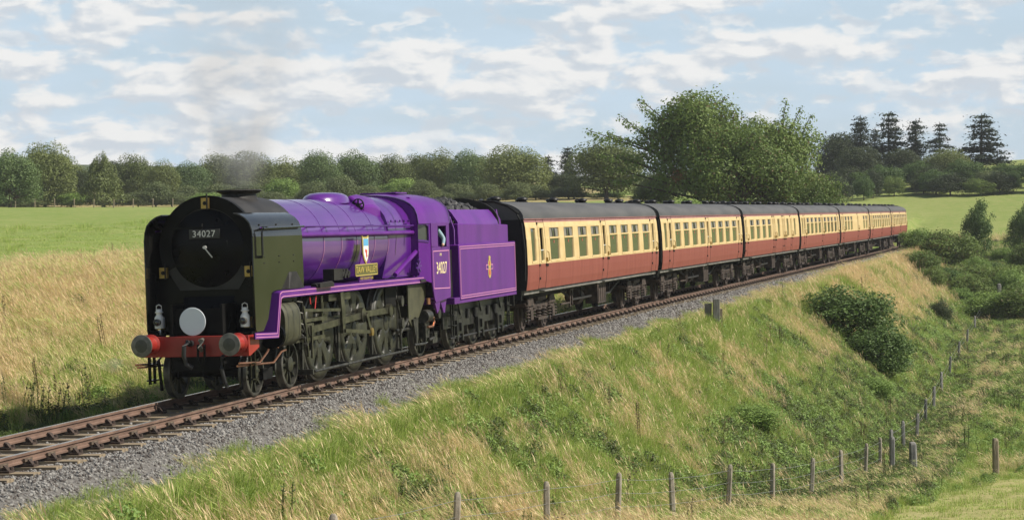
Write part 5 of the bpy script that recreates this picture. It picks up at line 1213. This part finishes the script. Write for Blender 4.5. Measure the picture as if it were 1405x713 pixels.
sow(60, 165, 1.6, 2.7, 3500, near_mix, 1.0, 1.5, lambda s, p, X, D: sstep(1.0, .5, 2.75 - p + .8 * (1 - hash_noise(X, D, 1.1, 71))))
sow(-16, 14, 2.6, 12.0, 15200, near_mix, .75, 1.15)
sow(14, 60, 2.55, 12.5, 21000, near_mix, .8, 1.25)
sow(60, 178, 2.5, 15.0, 17000, near_mix, 1.0, 1.7)
sow(-20, 38, -14.6, -3.3, 17500, left_mix, .8, 1.2)
sow(38, 175, -15.5, -3.4, 8000, left_mix, .9, 1.6)
off_turf = lambda s, p, X, D: 1 - cover_zones(X, D)[1]
sow(5, 125, 11.5, 30, 19000, valley_mix, .8, 1.3, off_turf)
sow(120, 185, 5, 34, 6000, valley_mix, 1.1, 1.9, off_turf)
on_turf = lambda s, p, X, D: cover_zones(X, D)[1]
sow(-5, 60, 11.5, 26, 9000, short_mix, .6, 1.1, on_turf)
sow(-10, 110, -45, -13, 13000, short_mix, .7, 1.4, on_turf)
sow(0, 70, -14.8, -12.4, 900, lambda s, p, X, D, n: (pick(rs.rand(n), [(np.ones(n), 3), (np.ones(n) * .8, 2), (np.ones(n) * .6, 5), (np.ones(n) * .5, 1)]), .8), .7, 1.2)
scatter('grass', np.concatenate(PT), np.concatenate(RT), np.concatenate(SC), np.concatenate(IX), KINDS, 'long grass and weeds covering the banks and verges')

# ---------------------------------------------------------------- trees and bushes
def clumpy(seed, nl, n, size, rad=(.5, .5, .42), cz=.56, sub=(.13, .24), flat=.0, inner=.12, spike=.10):
    """crown made of many leaf clumps set over an ellipsoid (unit-height tree)"""
    rs = np.random.RandomState(seed); C = []; Rr = []
    for k in range(nl):
        d = rs.normal(0, 1, 3); d /= np.linalg.norm(d)
        if d[2] < -.85: d[2] *= -.5
        if d[2] < 0: d[:2] *= min(1.35, .95 / max(.3, np.hypot(d[0], d[1])))
        r = rs.uniform(.55, .98); sr = rs.uniform(*sub)
        C.append(np.array([d[0] * (rad[0] - sr * .8) * r, d[1] * (rad[1] - sr * .8) * r, cz + d[2] * (rad[2] - sr * .75) * r])); Rr.append(sr)
    C = np.array(C); Rr = np.array(Rr); w = Rr ** 2 / (Rr ** 2).sum(); ix = rs.choice(nl, n, p=w)
    d = rs.normal(0, 1, (n, 3)); d[:, 2] = d[:, 2] * .9 + .15; d /= np.linalg.norm(d, axis=1)[:, None]
    rr_ = np.where(rs.rand(n) < inner, rs.uniform(.2, .8, n), rs.uniform(.82, 1.08, n))
    rr_ = np.where(rs.rand(n) < spike, rs.uniform(1.05, 1.5, n), rr_)
    P = C[ix] + d * (Rr[ix] * rr_)[:, None] * np.array([1, 1, .85]); 
    v, f = leaf_quads(P, d + np.array([0, 0, .25]), size, rs); return v, f, C, Rr
def conifer(seed, n, size, whorls=16, R0=.26, droop=.35, bare=.1, ragged=.3):
    rs = np.random.RandomState(seed); P = []; Nn = []; br = []
    for w in range(whorls):
        h = bare + (1 - bare) * (w + rs.uniform(-.3, .3)) / whorls; rad = R0 * (1 - h) ** .75 + .012
        for b_ in range(rs.randint(4, 8)):
            a = rs.uniform(0, 6.283); l = rad * rs.uniform(1 - ragged, 1.15 + ragged * .5); br.append((h, a, l))
            m = max(4, int(n * l / (whorls * 6 * R0 * .55)))
            t = rs.uniform(.12, 1, m); sp = .055 * (1 - .5 * t)
            x = l * t; q = np.stack([math.cos(a) * x, math.sin(a) * x, h - droop * l * t ** 1.6 + 0 * t], -1) + rs.normal(0, 1, (m, 3)) * np.stack([sp, sp, sp * .35], -1)
            P.append(q); Nn.append(np.tile([math.cos(a) * .3, math.sin(a) * .3, .8], (m, 1)))
    P = np.concatenate(P); Nn = np.concatenate(Nn); v, f = leaf_quads(P, Nn, size, rs, .4); return v, f, br
def trunk_unit(seed, h, r, limbs, top=.05):
    rs = random.Random(seed); b = MB(False)
    b.tube([(0, 0, -.03), (0, 0, .04), (.01, 0, h * .5), (.0, .01, h)], [r * 1.5, r, r * .8, r * top / .1 * .5], seg=8)
    for (c, rr_) in limbs:
        z0 = min(h * .85, max(.12, c[2] * rs.uniform(.35, .6))); m = (c[0] * .45, c[1] * .45, z0 + (c[2] - z0) * .45); b.tube([(0, 0, z0), m, tuple(c)], [r * .5, r * .32, r * .1], seg=5, caps=False)
    return b
TREES = {}
def tree_kind(key, leaf, v, f, tb):
    me = arr_mesh('crown', v, f, leaf); o = tb.build('trunk', 'bark', None, recalc=False); tm = o.data; bpy.data.objects.remove(o); TREES[key] = (me, tm)
for k, (leaf, rad, cz, sub, nl) in enumerate([('oak_leaf', (.5, .5, .55), .45, (.12, .22), 60), ('oak_leaf', (.5, .48, .55), .45, (.13, .24), 50), ('ash_leaf', (.5, .5, .55), .45, (.08, .16), 115), ('oak_leaf', (.5, .5, .55), .45, (.14, .26), 42), ('dark_leaf', (.5, .5, .56), .44, (.09, .18), 95), ('ash_leaf', (.5, .5, .55), .45, (.12, .24), 50)]):
    v, f, C, Rr = clumpy(100 + k, nl, 24000, .028, rad, cz, sub, inner=.2, spike=.03); v[:, 2] = np.maximum(v[:, 2], -.01); tree_kind('broad%d' % k, leaf, v, f, trunk_unit(k, .75, .022, [(C[i], Rr[i]) for i in range(0, nl, 3)]))
v, f, C, Rr = clumpy(190, 90, 12000, .036, (.5, .5, .54), .46, (.08, .15), inner=.2); v[:, 2] = np.maximum(v[:, 2], -.01); v[:, :2] *= (1.18 - .95 * np.clip(v[:, 2:], 0, 1)); tree_kind('cone', 'oak_leaf', v, f, trunk_unit(9, .8, .02, []))
for k in range(4):
    v, f, br = conifer(200 + k, 5200, .040, whorls=(17, 13, 15, 11)[k], R0=(.24, .28, .22, .34)[k], droop=(.45, .25, .5, .15)[k], bare=(.08, .2, .12, .18)[k], ragged=(.25, .5, .35, .6)[k])
    b = MB(False); b.tube([(0, 0, -.03), (.004, 0, .5), (0, 0, .99)], [.022, .013, .003], seg=7)
    for h, a, l in br[::2]: b.tube([(0, 0, h), (math.cos(a) * l * .9, math.sin(a) * l * .9, h - .3 * l)], [.005, .002], seg=4, caps=False)
    tree_kind('fir%d' % k, 'fir_needle', v, f, b)
for k, leaf in enumerate(['bush_leaf', 'pale_shrub', 'hedge_leaf', 'dark_leaf', 'weed_leaf']):
    v, f, C, Rr = clumpy(300 + k, 80, 12000, .036, (.5, .5, .5), .44, (.07, .19), inner=.25); v[:, 2] = np.maximum(v[:, 2], .0); tree_kind('bush%d' % k, leaf, v, f, trunk_unit(40 + k, .5, .02, [(C[i], Rr[i]) for i in range(0, 80, 5)]))
v, f, C, Rr = clumpy(391, 60, 9000, .036, (.48, .48, .52), .50, (.05, .15), inner=.25, spike=.35); tree_kind('spray', 'bush_leaf', v, f, trunk_unit(55, .7, .025, [(C[i], Rr[i]) for i in range(0, 60, 4)]))
_tr = random.Random(9)
def plant(name, key, X, D, w, h, label, cat, group=None, sink=.0, crown='crown', stem='trunk', depth=None, zbase=None, rot=None):
    z = float(ground(np.array([X]), np.array([D]))[0]) if zbase is None else zbase
    t = empty(name, Matrix.Translation((X, D, z - sink)) @ Matrix.Rotation(_tr.uniform(0, 6.28) if rot is None else rot, 4, 'Z') @ Matrix.Diagonal((w, depth or w, h, 1)))
    tag(t, label, cat, group)
    for nm, me in ((crown, TREES[key][0]), (stem, TREES[key][1])):
        o = bpy.data.objects.new(nm, me); COL.objects.link(o); o.parent = t
    return t
FIRW = (.50, .58, .46, .72)
def px_tree(name, key, px, top, wpx, D, label, cat='tree', group=None, **k):
    X = (px - 702.5) / 2843.15 * D; z = float(ground(np.array([X]), np.array([D]))[0]); zt = EYE + (285.15 - top) / 2843.15 * D
    return plant(name, key, X, D, wpx / 2843.15 * D / (FIRW[int(key[3])] if key.startswith('fir') else .96), (zt - z) / .99, label, cat, group, **k)
GL = 'trees in the line across the far field'
ROUND = 'round-crowned olive green broadleaf tree in the line beyond the pale green field'
BLUE = 'round-crowned cool bluish green broadleaf tree in the line beyond the field'
DARK = 'dark dense tree in the line beyond the pale green field'
SHRUB = 'pale greyish green rounded shrub at the foot of the far tree line'
for key, px, top, w, D in [('broad3', 84, 208, 78, 262), ('broad0', 185, 207, 62, 262), ('broad1', 222, 214, 58, 255), ('broad5', 262, 219, 66, 262), ('broad3', 300, 206, 78, 270), ('broad0', 345, 203, 84, 262), ('broad1', 396, 210, 70, 268), ('broad5', 440, 203, 74, 258), ('broad2', 489, 203, 78, 262), ('broad0', 538, 208, 66, 265), ('broad3', 573, 207, 58, 268), ('broad1', 602, 198, 62, 262), ('broad5', 641, 202, 66, 258), ('broad0', 706, 195, 108, 250), ('broad3', 664, 212, 60, 266), ('broad5', 905, 236, 60, 285), ('broad1', 940, 230, 60, 280), ('broad3', -30, 210, 90, 250), ('broad1', -110, 200, 110, 250)]:
    px_tree('field_tree', key, px, top, w, D, BLUE if key in ('broad2', 'broad5') else ROUND, group=GL + (', bluish ones' if key in ('broad2', 'broad5') else ', olive ones'))
for key, px, top, w, D in [('broad4', 106, 229, 54, 258), ('broad4', 160, 216, 50, 268), ('broad4', 770, 236, 60, 270), ('broad4', 325, 228, 60, 272), ('broad4', 520, 224, 66, 272), ('broad4', 420, 222, 60, 275), ('broad4', 244, 230, 60, 275)]:
    px_tree('dark_field_tree', key, px, top, w, D, DARK, group=GL)
px_tree('broad_tree', 'broad2', 14, 201, 98, 222, 'large blue-green tree, forward of the line beyond the pale green field')
px_tree('oak_tree', 'broad0', 62, 190, 96, 240, 'tall olive oak rising behind the large blue-green tree')
px_tree('cypress_tree', 'cone', 141, 203, 74, 236, 'broad pointed evergreen among the broadleaf trees beyond the field')
px_tree('oak_tree', 'broad1', 832, 181, 122, 235, 'great dome-crowned oak beyond the carriages, tallest of the field edge')
px_tree('fir_tree', 'fir0', 779, 201, 44, 275, 'narrow dark fir showing beside the great dome-crowned oak')
px_tree('fir_tree', 'fir2', 752, 213, 40, 275, 'small dark fir between two broad oaks beyond the carriages')
for px, top, w, D in [(214, 246, 52, 240), (256, 252, 44, 244), (385, 240, 60, 245), (432, 247, 56, 238), (470, 238, 60, 240), (548, 240, 62, 244), (580, 244, 52, 236), (668, 250, 44, 236), (708, 247, 50, 232), (735, 252, 40, 236), (20, 268, 90, 236), (300, 250, 60, 246), (780, 255, 60, 238), (340, 246, 56, 244), (505, 252, 50, 240), (625, 250, 60, 242), (895, 250, 70, 250)] + [(px, 262, 60, 240) for px in range(-40, 880, 46)]:
    fresh = _tr.random() > .7
    px_tree('field_shrub', 'bush4' if fresh else 'bush1', px, top, w, D, 'bright fresh green shrub at the foot of the far tree line' if fresh else SHRUB, 'shrub', 'bright shrubs by the far trees' if fresh else 'greyish shrubs by the far trees', crown='foliage', stem='stem')
# trees and firs on the hill to the right
px_tree('fir_tree', 'fir0', 1180, 158, 52, 292, 'dense conical fir on the hill standing among dark broadleaf trees')
px_tree('fir_tree', 'fir1', 1219, 153, 68, 300, 'open-branched fir on the hill with sky between its limbs')
px_tree('fir_tree', 'fir2', 1256, 163, 52, 298, 'slim dark fir alone on the hill between two wider firs')
px_tree('fir_tree', 'fir3', 1288, 167, 60, 300, 'stout flat-topped fir rising behind rounded bushes on the hill')
px_tree('fir_tree', 'fir1', 1346, 156, 84, 290, 'broad ragged fir on the hill, largest and last of the row')
px_tree('fir_tree', 'fir2', 1200, 176, 40, 305, 'short fir half hidden behind the dense conical fir')
for px_, D_, k_ in ((1452, 268, 'fir0'), (1510, 274, 'fir1'), (1575, 262, 'fir0')): px_tree('fir_tree', k_, px_, 160, 70, D_, 'fir on the hill, beyond the end of the row in view', group='firs past the end of the row')
px_tree('dark_tree', 'broad4', 1150, 176, 80, 300, 'dark broadleaf tree at the wood edge on the hill, next to the hedge tree')
px_tree('dark_tree', 'broad4', 1235, 200, 60, 292, 'low dark tree under the open-branched fir on the hill')
px_tree('dark_tree', 'broad4', 1178, 196, 70, 288, 'low dark tree under the dense conical fir on the hill')
px_tree('hill_tree', 'broad0', 1300, 200, 76, 285, 'rounded green tree in front of the flat-topped fir on the hill')
HB = 'rounded dark green bush below the firs on the hill'
for px, top, w, D, key in [(1215, 222, 60, 282, 'bush0'), (1262, 216, 56, 284, 'bush0'), (1280, 222, 50, 280, 'bush3'), (1325, 214, 60, 280, 'bush0'), (1160, 226, 70, 286, 'bush3'), (1385, 222, 70, 285, 'bush0'), (1430, 218, 80, 285, 'bush0'), (1365, 232, 40, 276, 'bush1'), (1350, 232, 30, 274, 'bush1'), (1190, 230, 60, 284, 'bush0')] + [(px_ + 9 * math.sin(px_), 235 + 7 * math.sin(px_ * 1.7), 44 + 14 * math.sin(px_ * 2.3), 272 + 4 * math.sin(px_ * .9), ('bush3', 'bush0', 'bush3', 'bush2')[px_ % 4]) for px_ in range(1150, 1440, 27)]:  # the even row of dark bushes also stands in for the firs' shadow band
    px_tree('hill_bush', key, px, top, w, D, HB, 'bush', 'bushes below the firs', crown='foliage', stem='stem')
# the big hedge trees behind the train
def big_tree(seed, X, D, w, h, n, label, extra=()):
    v, f, C, Rr = clumpy(seed, 120, n, .024, (.5, .42, .47), .52, (.07, .15), inner=.2)
    rs = np.random.RandomState(seed + 5)
    for (cx, cz, r, m) in extra:
        t_ = rs.uniform(.35, 1.02, (m, 1)); d = rs.normal(0, 1, (m, 3)); v2, f2 = leaf_quads(np.array([cx, 0, cz]) * t_ + np.array([0, 0, .40]) * (1 - t_) + d * np.array([.032, .05, .022]) * (1.25 - .6 * t_) + np.array([0, 0, -.03]) * np.sin(t_ * 9), d + np.array([0, 0, .6]), .022, rs); f = np.concatenate([f, f2 + len(v)]); v = np.concatenate([v, v2])
    z = float(ground(np.array([X]), np.array([D]))[0])
    t = empty('hedge_tree', Matrix.Translation((X, D, z)) @ Matrix.Diagonal((w, w, h, 1))); tag(t, label, 'tree')
    o = bpy.data.objects.new('crown', arr_mesh('crown', v, f, 'hedge_leaf')); COL.objects.link(o); o.parent = t
    m = rs.rand(700); 
    vr, fr, _, _ = clumpy(seed + 3, 9, 700, .022, (.40, .36, .40), .40, (.03, .07)); o = bpy.data.objects.new('russet_foliage', arr_mesh('russet_foliage', vr, fr, 'russet_leaf')); COL.objects.link(o); o.parent = t
    b = trunk_unit(seed, .7, .022, [(C[i], Rr[i]) for i in range(0, 120, 4)] + [((cx, 0, cz), r) for cx, cz, r, _ in extra]); o = b.build('trunk', 'bark', t, recalc=False)
DT = 168.0
def bx_(px, D=DT): return (px - 702.5) / 2843.15 * D
big_tree(501, bx_(958), DT, 10.4, 11.2, 26000, 'tall ragged hedge tree behind the carriages, long bare-ended limbs on its shaded side', [(-.70, .64, .06, 420), (-.86, .66, .045, 380), (-.62, .48, .07, 420), (-.66, .30, .06, 380), (-.60, .76, .06, 420), (-.78, .50, .04, 300), (-.45, .88, .06, 420), (-.72, .40, .05, 300)])
big_tree(502, bx_(1058), DT - 1, 10.2, 11.3, 26000, 'tall leafy hedge tree behind the carriages, sunlit side towards the hill', [(.3, .95, .06, 300), (.1, 1.04, .05, 250), (.22, 1.0, .05, 250)])
big_tree(503, bx_(1106), DT - 6, 6.0, 7.8, 13000, 'lower sunlit hedge tree spreading out over the carriage roofs')
big_tree(504, bx_(1010), DT - 5, 10.5, 9.8, 22000, 'wide low hedge tree filling between the two tall hedge trees')
plant('hedge_bush', 'bush1', bx_(905), DT + 5, 4.5, 3.2, 'low tawny bush beneath the limbs of the ragged hedge tree', 'bush', crown='foliage', stem='stem')
plant('hedge_bush', 'bush4', bx_(945, 150), 150, 4.0, 3.0, 'bright green bush just above the carriage roofs by the hedge trees', 'bush', crown='foliage', stem='stem')
# bushes on the near bank and beside the end of the train
def px_bush(name, key, px, foot, w, h, label, D, depth=None, dx=0, cat='bush', rot=None):
    X = (px - 702.5) / 2843.15 * D; return plant(name, key, X, D, w, h, label, cat, crown='foliage', stem='stem', depth=depth, sink=.1, rot=rot)
px_bush('bank_bush', 'bush0', 1165, 0, 5.2, 3.3, 'large rounded dark green bush on the grass bank', 96, rot=.4)
px_bush('bank_bush', 'bush0', 1206, 0, 4.0, 2.7, 'smaller dark green bush growing into the large rounded one on the bank', 93.8, rot=2.0)
px_bush('small_bank_bush', 'bush3', 1290, 0, 1.9, 1.7, 'small dark bush alone on the bank above the long post line', 136)
px_bush('bramble', 'bush4', 1024, 0, 2.6, 0.9, 'low green bramble on the bank between the fence and the grey trackside post', 62.5)
px_bush('bramble', 'bush4', 1200, 0, 2.4, 1.0, 'pale green bramble low on the bank near the foot of the post line', 86)
px_bush('bracken', 'bush4', 1262, 0, 4.6, 2.8, 'bracken mound hiding the rails at the tail of the train', 184)
px_bush('bracken', 'bush2', 1300, 0, 6.5, 4.2, 'tall bracken and bramble mound beside the tail of the train', 182)
px_bush('bracken', 'bush2', 1330, 0, 6.0, 2.6, 'spreading bracken mound below the small windblown tree', 168)
px_bush('bracken', 'bush2', 1385, 0, 6.5, 2.8, 'wide bracken bank at the field edge below the hill', 165)
px_bush('bracken', 'bush4', 1360, 0, 5.5, 2.6, 'low bracken patch above the far end of the post line', 150)
px_bush('bracken', 'bush2', 1420, 0, 6.0, 3.2, 'bracken clump by the edge of the right-hand meadow', 148)
_br = random.Random(31)
for k in range(26):
    D_ = _br.uniform(156, 192); px_ = _br.uniform(1258, 1440); w_ = _br.uniform(2.0, 4.2)
    plant('bracken_frond_clump', ('bush2', 'bush4', 'bush0', 'bush4')[k % 4], (px_ - 702.5) / 2843.15 * D_, D_, w_, w_ * _br.uniform(.45, .85), 'loose green bracken and bramble clump between the track and the right-hand meadow', 'bush', 'loose bracken clumps', crown='foliage', stem='stem', sink=.1)
px_tree('windblown_tree', 'spray', 1340, 267, 54, 186, 'small windblown tree standing up out of the bracken')
px_tree('hawthorn', 'spray', 1404, 272, 54, 190, 'hawthorn at the field edge below the hill, half in view')

# ================================================================ fences and trackside posts
mat('concrete', (0.23, 0.20, 0.155), (0.34, 0.30, 0.24), scale=9, rough=0.9, bump=0.3, bscale=40)
mat('post_wood', (0.17, 0.135, 0.09), (0.30, 0.245, 0.17), scale=7, rough=0.9, bump=0.4, stretch=(3, 3, .5))
mat('wire', (0.32, 0.32, 0.31), rough=0.45, metal=0.7)
mat('old_wood', (0.13, 0.125, 0.115), (0.24, 0.235, 0.22), scale=7, rough=0.9, stretch=(3, 3, .5))
def post_mesh(name, w, d, h, m, seed):
    r_ = random.Random(seed); b = MB(False); tx, ty = r_.uniform(-.04, .04), r_.uniform(-.03, .03); L_ = []
    for z, k in ((-.35, 1.0), (h * .5, .96), (h - .10, .92), (h - .035, .80), (h, .45)):
        t = z / h; L_.append([(tx * t + a * w / 2 * k, ty * t + c * d / 2 * k, z) for a, c in ((-1, -.6), (-.6, -1), (.6, -1), (1, -.6), (1, .6), (.6, 1), (-.6, 1), (-1, .6))])
    b.loft(L_); o = b.build(name, m, None); me = o.data; bpy.data.objects.remove(o); return me
FA = [(-3.6, 21.2), (-2.17, 25.66), (-0.92, 33.15), (0.64, 37.5), (2.11, 41.37), (3.44, 44.02), (4.85, 46.4), (6.25, 49.6), (7.71, 53.26), (9.19, 57.61), (10.95, 64.08), (12.11, 67.95)]
FB = [(13.2, 72.06), (14.22, 75.06), (15.44, 78.87), (16.98, 84.92), (18.46, 90.57), (20.5, 98.69), (22.89, 108.22), (25.44, 117.93), (28.37, 129.0), (31.19, 139.39), (34.63, 152.4)]
pm = [post_mesh('post', .115, .10, 1.15, 'concrete', k) for k in range(4)]
def fence(name, label, pts, meshes, h, strands, group=None):
    f_ = empty(name, Matrix.Translation((pts[0][0], pts[0][1], float(ground(np.array([pts[0][0]]), np.array([pts[0][1]]))[0])))); tag(f_, label, 'fence', group)
    o0 = f_.matrix_world.translation.copy(); zs = [float(ground(np.array([x]), np.array([y]))[0]) for x, y in pts]; rr = random.Random(len(pts))
    for i, ((x, y), z) in enumerate(zip(pts, zs)):
        o = bpy.data.objects.new('post', meshes[i % len(meshes)]); COL.objects.link(o); o.parent = f_; o.location = Vector((x, y, z)) - o0; o.rotation_euler = (rr.uniform(-.03, .03), rr.uniform(-.03, .03), rr.uniform(-.5, .5))
    for hz in strands:
        b = MB(False); P = []
        for i, ((x, y), z) in enumerate(zip(pts, zs)):
            P.append(Vector((x, y - .06, z + hz)) - o0)
            if i < len(pts) - 1: P.append((Vector((x, y - .06, z + hz)) + Vector((pts[i + 1][0], pts[i + 1][1] - .06, zs[i + 1] + hz))) / 2 - o0 - Vector((0, 0, .03)))
        b.tube(P, .004, seg=5, caps=False); b.build('wire_strand', 'wire', f_, recalc=False)
    return f_
fence('post_and_wire_fence', 'concrete post and wire fence along the foot of the grass bank', FA, pm, 1.15, (1.02, .75, .48, .25))
fence('far_post_fence', 'line of short grey posts and wire running away below the bank', FB, [post_mesh('post', .13, .11, 1.1, 'old_wood', 20 + k) for k in range(4)], 1.1, (.95, .65))
for (x, y, h, w, lab) in [(12.25, 66.6, 1.25, .17, 'dark weathered gatepost at the corner of the wire fence'), (12.75, 65.6, 1.05, .24, 'short thick wooden post beside the dark gatepost'), (14.9, 63.6, 1.2, .19, 'pale round wooden post alone at the meadow edge'), (37.2, 158, 1.7, .3, 'tall grey straining post at the far end of the post line')]:
    o = bpy.data.objects.new('wooden_post', post_mesh('wooden_post', w, w, h, 'post_wood' if 'dark' not in lab and 'grey' not in lab else 'old_wood', int(x * 10))); COL.objects.link(o); o.location = (x, y, float(ground(np.array([x]), np.array([y]))[0])); tag(o, lab, 'post')
b = MB(False); b.tube([(12.9, 65.2, -4.55), (13.4, 64.9, -4.62), (14.0, 64.5, -4.72)], .04, seg=7); o = b.build('fallen_rail', 'old_wood'); tag(o, 'fallen dark fence rail lying in the weeds by the thick post', 'rail')
# trackside marker: a squared post with a grey board behind it
X0, Y0 = 7.55, 76.5; z0 = float(ground(np.array([X0]), np.array([Y0]))[0])
mk = empty('trackside_marker', Matrix.Translation((X0, Y0, z0))); tag(mk, 'squared grey trackside post with a grey board, beside the ballast', 'marker post')
b = MB(False); b.loft([[(a * .12, c * .11, z) for a, c in ((-1, -1), (1, -1), (1, 1), (-1, 1))] for z in (-.3, 1.0)], smooth=False); b.build('post', 'old_wood', mk, bevel=.015)
b = MB(False); b.box(-.42, -.16, .10, .16, -.2, .82); b.build('board', 'old_wood', mk)
b = MB(False); b.box(.13, .24, .12, .30, -.2, .62); b.build('short_post', 'post_wood', mk)
# wooden fence posts along the far side of the left field
FF = [((px - 702.5) / 2843.15 * 226, 226) for px in range(-60, 270, 27)]
fence('field_fence', 'thin wooden fence in front of the far trees', FF, [post_mesh('post', .13, .13, .95, 'post_wood', 60 + k) for k in range(3)], .95, (.8, .45))

# ================================================================ smoke, steam and haze
def volume_mat(name, color, build):
    m = bpy.data.materials.new(name); m.use_nodes = True; nt = m.node_tree; nt.nodes.clear()
    out = nt.nodes.new('ShaderNodeOutputMaterial'); pv = nt.nodes.new('ShaderNodeVolumePrincipled'); pv.inputs['Color'].default_value = (*color, 1)
    nt.links.new(pv.outputs[0], out.inputs['Volume']); build(nt, pv); MATS[name] = m; return m
def plume(peak, z0, z1, fade, nscale, cone=None):
    def f(nt, pv):
        N = nt.nodes; L = nt.links; tc = N.new('ShaderNodeTexCoord'); sx = N.new('ShaderNodeSeparateXYZ'); L.new(tc.outputs['Object'], sx.inputs[0])
        nz = N.new('ShaderNodeTexNoise'); nz.inputs['Scale'].default_value = nscale; nz.inputs['Detail'].default_value = 3; L.new(tc.outputs['Object'], nz.inputs[0])
        mr = N.new('ShaderNodeMapRange'); mr.inputs[1].default_value = .36; mr.inputs[2].default_value = .72; L.new(nz.outputs['Fac'], mr.inputs[0])
        cr = N.new('ShaderNodeFloatCurve') if False else N.new('ShaderNodeValToRGB')
        hz = N.new('ShaderNodeMapRange'); hz.inputs[1].default_value = z0; hz.inputs[2].default_value = z1; L.new(sx.outputs[2], hz.inputs[0]); L.new(hz.outputs[0], cr.inputs[0])
        els = cr.color_ramp.elements; els[0].position = 0; els[0].color = (.3, .3, .3, 1); els[1].position = 1; els[1].color = (0, 0, 0, 1)
        for q, c in fade: e = els.new(q); e.color = (c, c, c, 1)
        # falls off towards the edge of the plume
        m1 = N.new('ShaderNodeMath'); m1.operation = 'MULTIPLY'; L.new(mr.outputs[0], m1.inputs[0]); L.new(cr.outputs[0], m1.inputs[1])
        m2 = N.new('ShaderNodeMath'); m2.operation = 'MULTIPLY'; m2.inputs[1].default_value = peak; L.new(m1.outputs[0], m2.inputs[0]); dens = m2.outputs[0]
        if cone:
            at = N.new('ShaderNodeVectorMath'); at.operation = 'MULTIPLY'; at.inputs[1].default_value = (1, 1.25, 0); L.new(tc.outputs['Object'], at.inputs[0])
            ln = N.new('ShaderNodeVectorMath'); ln.operation = 'LENGTH'; L.new(at.outputs[0], ln.inputs[0])
            wd = N.new('ShaderNodeMath'); wd.operation = 'MULTIPLY_ADD'; wd.inputs[1].default_value = cone[1]; wd.inputs[2].default_value = cone[0]; L.new(sx.outputs[2], wd.inputs[0])
            q = N.new('ShaderNodeMath'); q.operation = 'DIVIDE'; L.new(ln.outputs['Value'], q.inputs[0]); L.new(wd.outputs[0], q.inputs[1])
            fo = N.new('ShaderNodeMapRange'); fo.interpolation_type = 'SMOOTHSTEP'; fo.inputs[1].default_value = .25; fo.inputs[2].default_value = 1.0; fo.inputs[3].default_value = 1.0; fo.inputs[4].default_value = 0.0; L.new(q.outputs[0], fo.inputs[0])
            m3 = N.new('ShaderNodeMath'); m3.operation = 'MULTIPLY'; L.new(dens, m3.inputs[0]); L.new(fo.outputs[0], m3.inputs[1]); dens = m3.outputs[0]
        L.new(dens, pv.inputs['Density'])
    return f
volume_mat('smoke_grey', (0.72, 0.71, 0.70), plume(2.3, 0, 4.4, [(.05, .6), (.12, 1.0), (.22, .6), (.4, .25), (.7, .13)], .9, cone=(.62, .42)))
b = MB(False); L_ = []
for z, r, dx in ((0, .3, 0), (.2, .75, .0), (.5, 1.1, .0), (.9, 1.3, .0), (1.5, 1.6, .0), (2.4, 2.0, .0), (3.4, 2.4, .0), (4.4, 2.8, .0)):
    L_.append([(dx + r * math.cos(t * .3927) * (1 + .12 * math.sin(3 * t + z)), r * .8 * math.sin(t * .3927), z) for t in range(16)])
b.loft(L_); o = b.build('smoke', 'smoke_grey'); o.matrix_world = Matrix.Translation(LM @ Vector((3.2, 0, 3.95))); tag(o, 'faint grey exhaust smoke drifting up from the chimney', kind='stuff')
volume_mat('steam_white', (.95, .95, .95), plume(0.9, -.3, .3, [(.3, 1), (.7, 1)], 5.0))
b = MB(False); b.loft([[(x, r * math.cos(t * .7854), r * math.sin(t * .7854)) for t in range(8)] for x, r in ((0, .02), (-.2, .10), (-.55, .16), (-.85, .06))]); o = b.build('steam', 'steam_white'); o.matrix_world = Matrix.Translation(LM @ Vector((0.5, 0.98, 0.68))) @ Matrix.Rotation(-.2, 4, 'Z'); tag(o, 'small white steam jet from the drain pipe at the front of the locomotive', kind='stuff')
def even(nt, pv): pv.inputs['Density'].default_value = 0.00019; pv.inputs['Anisotropy'].default_value = 0.0
volume_mat('air', (0.93, 0.965, 1.0), even)
b = MB(False); b.box(-920, 920, -320, 980, -8, 45); hz = b.build('haze', 'air'); tag(hz, 'thin summer haze over the fields', kind='stuff')
